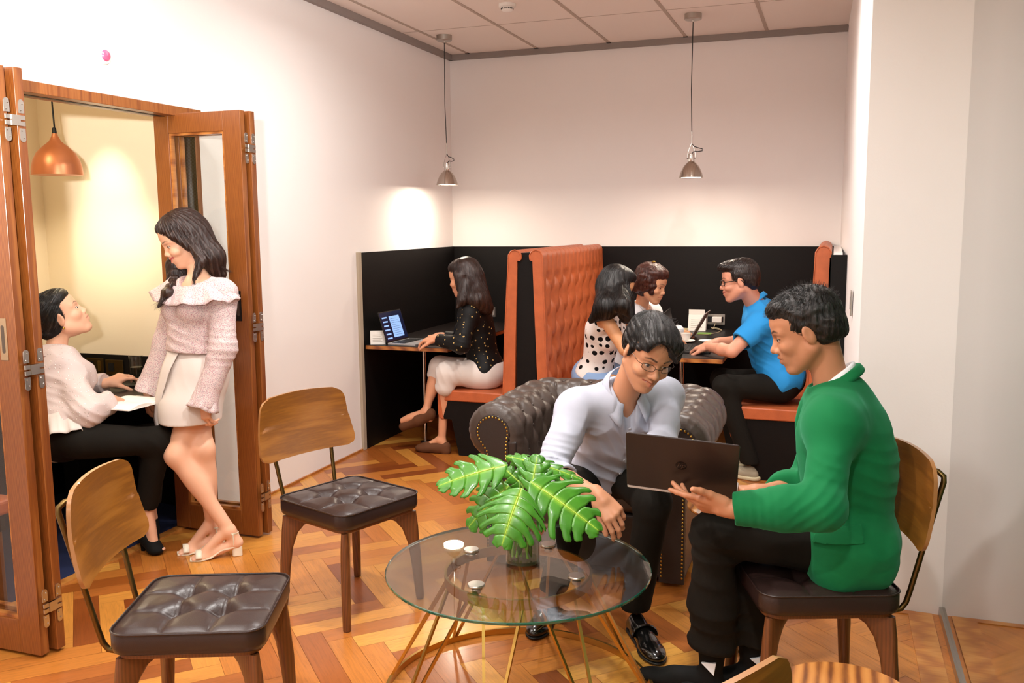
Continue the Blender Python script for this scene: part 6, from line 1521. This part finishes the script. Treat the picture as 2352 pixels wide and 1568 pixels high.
# ---- polka dot woman ----
def polka_woman():
    J=dict(hd=(1.815,-1.60,1.175),nk=(1.739,-1.560,1.020),sR=(1.765,-1.715,.985),sL=(1.835,-1.42,.985),eR=(1.905,-1.77,.800),wR=(2.07,-1.62,.795),eL=(1.983,-1.50,.810),wL=(2.057,-1.339,.785),pel=(1.62,-1.42,.57),hR=(1.66,-1.50,.54),kR=(2.02,-1.55,.53),aR=(1.98,-1.55,.10),hL=(1.66,-1.34,.54),kL=(2.04,-1.35,.53),aL=(2.0,-1.35,.10))
    t=person_root('person with long black hair in a white sleeveless top with black polka dots',(1.66,-1.45,0))
    H=headframe(J['hd'],35,18,0,1.06); w=H['w'];s=H['s'];B=H['B']; nk=V3(J['nk']);pel=V3(J['pel'])
    P=head_prims(H,fem=True,neck=nk+V3(0,0,-.03),nr=.045); T0,f,l,u=torso(J,-.010,sh=.048,fem=True); P+=T0
    for q in 'LR': P+=arm(J,q,.002,True)+leg(J,q,-.004,True)
    for q,y in (('L',-1.35),('R',-1.55)): P+=simple_feet(J,q,(2.17,y,.02))[0]
    P+=hand(J['wR'],(.9,.3,-.1),(0,-.2,1),1,curl=(20,25,30,35),s=.92)+hand(J['wL'],(.6,-.6,-.1),(0,0,1),-1,curl=(20,25,30,35),s=.92)
    meshobj('body',[nets(P,.0045)],SKIN,t,head_color(H,'d79a6c',fem=True))
    T,f,l,u=torso(J,.012,sh=.035,fem=True,k=.05); T+=[half(pel+u*.04,-u,.004),cap(nk+u*.05,nk,.05,.056,.008,'s')]
    for q in 'LR': T+=[ell(V3(J['s'+q])+l*(.035 if q=='L' else -.035),V3(.062,.045,.085),np.array([f,l,u]),.008,'s')]
    meshobj('top',[nets(T,.0048)],POLKA,t,smooth_it=2)
    S=[ell(pel,(.15,.165,.12),np.array([f,l,u]),.06)]
    for q in 'LR': S+=[cap(J['h'+q],V3(J['k'+q]),.100,.085,.07)]
    S+=[half(pel+u*.09,u,.004),half((0,0,.452),(0,0,-1),.01)]
    meshobj('skirt',[nets(S,.006)],plain('blue_skirt','8fb0dd',.8),t,smooth_it=2)
    HP=[ell(w(-.020,0,.050),V3(.103,.084,.086)*s,B,.02),ell(w(-.035,0,.0),V3(.092,.088,.085)*s,B,.03),ell(w(.035,0,.080),V3(.060,.070,.040)*s,B,.025),
        cap(w(-.04,0,-.02),atp(1392,705,5.62),.088,.075,.04),cap(atp(1392,705,5.62),atp(1358,735,5.66),.068,.020,.04),cap(atp(1430,690,5.66),atp(1440,725,5.66),.075,.050,.04),cap(w(.0,-.08,.0),atp(1430,700,5.55),.04,.05,.03),cap(atp(1432,700,5.56),atp(1450,728,5.55),.045,.015,.03)]
    HP+=[ell(w(.125,0,-.03),V3(.078,.07,.088)*s,B,.010,'s')]
    hm=meshobj('hair',[nets(HP,.0045,lambda P:.002*noise3(P*V3(1,1,.1),120,1))],HBLACK,t); comb(HP,H,hm,HBLACK,2000,.11,.0014,8,jit=.04,grav=.95,crown=(-.01,0,.14))
polka_woman()
# ---- curly haired woman ----
def curly_woman():
    J=dict(hd=(1.903,-.985,1.165),nk=(1.836,-.94,.995),sR=(1.820,-1.09,.943),sL=(1.885,-.80,.942),pel=(1.66,-.80,.57),eR=(1.93,-1.20,.77),wR=(2.035,-1.02,.79),eL=(2.01,-.89,.79),wL=(2.06,-.70,.80),hR=(1.70,-.88,.54),kR=(2.05,-.92,.53),aR=(2.02,-.92,.10),hL=(1.70,-.72,.54),kL=(2.05,-.72,.53),aL=(2.02,-.72,.10))
    t=person_root('person with wavy red-brown hair in a white v-neck blouse looking down',(1.7,-.8,0))
    H=headframe(atp(1496,652,6.2),344,18,0,1.06); w=H['w'];s=H['s'];B=H['B']; nk=V3(J['nk']);pel=V3(J['pel'])
    P=head_prims(H,fem=True,neck=nk+V3(0,0,-.03),nr=.046,open_=.1); T0,f,l,u=torso(J,-.010,sh=.048,fem=True); P+=T0
    for q in 'LR': P+=arm(J,q,.002,True)+leg(J,q,-.004,True)
    for q,y in (('L',-.72),('R',-.92)): P+=simple_feet(J,q,(2.2,y,.02))[0]
    P+=hand(J['wR'],(.7,.5,-.1),(0,0,1),1,curl=(20,25,30,35),s=.92)+hand(J['wL'],(.6,.4,-.1),(0,0,1),-1,curl=(20,25,30,35),s=.92)
    b=meshobj('body',[nets(P,.0045)],SKIN,t,head_color(H,'dda27c',lip='b02a30',fem=True)); eyes(H,b)
    T,f,l,u=torso(J,.016,sh=.05,fem=True,k=.05)
    for q in 'LR': a,b,c=[V3(J[x+q]) for x in 'sew']; T+=[cap(a,b,.058,.055,.03),cap(b,c,.055,.045,.03)]
    T+=[cap(nk+u*.05,nk,.052,.06,.008,'s'),cap(nk+f*.06,nk+f*.13-u*.17,.05,.02,.006,'s')]
    meshobj('blouse',[nets(T,.0055)],SHIRTW,t,smooth_it=2)
    TR=[ell(pel,(.13,.16,.11),np.array([f,l,u]),.05)]
    for q in 'LR': TR+=leg(J,q,.012,True)
    meshobj('trousers',[nets(TR,.008)],TROUS,t)
    HP=[ell(w(-.022,0,.050),V3(.105,.086,.088)*s,B,.02),ell(w(-.04,0,-.01),V3(.088,.092,.085)*s,B,.03),ell(w(.03,0,.084),V3(.062,.070,.042)*s,B,.025)]
    rr=np.random.RandomState(1)
    for i in range(34):
        a=rr.uniform(.5,2*PI-.5); z=rr.uniform(-.075,.05); HP.append(ell(w(-.02+.082*math.cos(a),.084*math.sin(a),z),V3(1,1,1)*rr.uniform(.016,.024),None,.022))
    HP+=[ell(w(.118,0,-.02),V3(.078,.066,.088)*s,B,.010,'s')]
    hm=meshobj('hair',[nets(HP,.0042,lambda P:.004*noise3(P,110,1))],HRED,t); comb(HP,H,hm,HRED,1500,.05,.0013,9,jit=.5,grav=.5); G().ball(tuple(w(-.03,0,.14)),.014,10,(1,1,.6)).build('hair_clip',NAIL,hm)
curly_woman()
# ---- man in blue ----
def blue_man():
    J=dict(hd=(2.558,-1.472,1.208),nk=(2.659,-1.385,1.075),sL=(2.694,-1.545,.956),sR=(2.715,-1.215,.980),eL=(2.545,-1.70,.805),wL=(2.38,-1.50,.800),eR=(2.60,-1.33,.82),wR=(2.42,-1.22,.80),pel=(2.837,-1.40,.585),hL=(2.828,-1.48,.56),kL=(2.498,-1.62,.575),aL=(2.66,-1.62,.11),hR=(2.834,-1.32,.56),kR=(2.45,-1.35,.57),aR=(2.55,-1.32,.11))
    t=person_root('person in a bright blue polo shirt and black glasses leaning on the right booth table',(2.84,-1.4,0))
    H=headframe(V3(J['hd'])+V3(0,0,.008),187,8,0,1.07); w=H['w'];s=H['s'];B=H['B']; nk=V3(J['nk']);pel=V3(J['pel'])
    P=head_prims(H,neck=nk+V3(0,0,-.03),nr=.056,open_=.4,smile=.5); T0,f,l,u=torso(J,-.010); P+=T0
    for q in 'LR': P+=arm(J,q,.001)+leg(J,q,-.01)
    P+=hand(J['wL'],(-.75,.55,-.12),(0,-.2,1),-1,curl=((28,30,20),)*4,s=1)+hand(J['wR'],(-1,0,-.1),(0,0,1),1,curl=(30,30,30,30),s=1)
    b=meshobj('body',[nets(P,.004)],SKIN,t,head_color(H,'dd9c80',lip='c05a58',blush=.25,smile=.5,brow='1a1210')); eyes(H,b)
    g_=lens_pair(H,t,'glasses','',DARKP,None,rw=.024,rh=.0145,r=.0024); g_['label']='thick black-framed glasses worn by the man in blue'; g_['category']='glasses'
    T,f,l,u=torso(J,.020,k=.055,chest=1.06,hip=1.05,belly=.015)
    for q in 'LR':
        a,b_=V3(J['s'+q]),V3(J['e'+q]); n=nrmz(b_-a); T+=[cap(a,a+n*.20,.072,.070,.03),half(a+n*.175,n,.003,a+n*.21,.09),cap(a+n*.1,a+n*.3,.052,.056,.004,'s')]
    T+=[half(pel-u*.06,-u,.004),cap(w(-.02,0,-.05),nk-u*.0,.058,.060,.006,'s')]
    BL=plain('blue_pique','1e8fd6',.8,bump=.0004,bs=500)
    sm=meshobj('polo_shirt',[nets(T,.0045,folds([(pel+u*.16,V3(.6,.1,1),.045,.006,.14),(V3(J['sL'])-u*.1,V3(.8,0,1),.04,.005,.1)],.0010,20,cre=(.005,22)),margin=.01)],BL,t,smooth_it=2)
    cen=nk+u*.0; A=ring_pts(cen+u*.026,f,l,u,.062,.062,25,335,20,lambda a:-.03*math.cos(R(a))); Bc=[p+nrmz((p-cen)-u*((p-cen)@u))*.018-u*.028 for p in A]
    G().grid(np.array([[tuple(a+(b-a)*v) for a,b in zip(A,Bc)] for v in np.linspace(0,1,4)])).build('collar',BL,sm,auto=180,solid=.003)
    TR=[ell(pel,(.135,.165,.11),np.array([f,l,u]),.05)]
    for q in 'LR': TR+=leg(J,q,.012,shn=False); k_=V3(J['k'+q]);a_=V3(J['a'+q]); TR+=[cap(k_,a_,.066,.056,.04),half(a_-V3(0,0,.01),(0,0,-1),.004,a_,.1)]
    meshobj('trousers',[nets(TR,.006,folds([(V3(J['kL']),V3(.3,1,.6),.05,.004,.12)],.0015,18))],TROUS,t,smooth_it=2)
    SN=plain('grey_mesh','a39a84',.8,bump=.0006,bs=300); SL=plain('sneaker_sole','cfc3a0',.6)
    for q,to in (('L',(2.505,-1.57,0)),('R',(2.39,-1.30,0))):
        P_,ff,L,d=shoe('s','',J['a'+q],to,None,w_=.046,toe_h=.032); bb=meshobj('sneaker',[nets(P_,.004)],SN,t)
        S=[cap(ff(.08,.012),ff(.5,.010),.042,.040,.01),ell(ff(.74,.012),V3(L*.29,.051,.018),basis3(d,(0,0,1)),.015),half((0,0,.001),(0,0,-1),.002),half((0,0,.024),(0,0,1),.006)]
        meshobj('sole',[nets(S,.004)],SL,bb)
        sd=np.cross((0,0,1),d); g=G()
        for i in range(5): c=ff(.42+.07*i,.075-.009*i); g.tube([c-sd*.03-V3(0,0,.014),c,c+sd*.03-V3(0,0,.014)],.003,6)
        g.build('laces',SL,bb)
    HP=[ell(w(-.020,0,.050),V3(.100,.082,.085)*s,B,.02),ell(w(-.065,0,.0),V3(.052,.070,.066)*s,B,.03),ell(w(.045,0,.090),V3(.062,.066,.036)*s,B,.025),ell(w(.085,0,.092),V3(.026,.05,.018)*s,B,.02),ell(w(-.02,0,.02),V3(.062,.080,.06)*s,B,.02),ell(w(.02,0,.03),V3(.035,.0765,.05)*s,B,.02)]
    HP+=[ell(w(.120,0,-.015),V3(.075,.10,.080)*s,B,.012,'s'),rbox(w(.104,0,-.09),V3(.085,.12,.100)*s,B,.03,.015,'s'),rbox(w(.04,0,-.115),V3(.06,.12,.085)*s,B,.02,.015,'s'),rbox(w(-.04,0,-.145),V3(.14,.12,.075)*s,B,.02,.015,'s')]
    for y in (1,-1): HP.append(ell(w(-.004,y*.085,-.008),V3(.024,.02,.032)*s,B,.006,'s'))
    HB_=hairmat('hair_brown','0c0807','34201a'); hm=meshobj('hair',[nets(HP,.0038,lambda P:.002*noise3(P,150,1))],HB_,t); comb(HP,H,hm,HB_,1600,.032,.0012,10,fwd=.7,jit=.2,grav=.2)
blue_man()
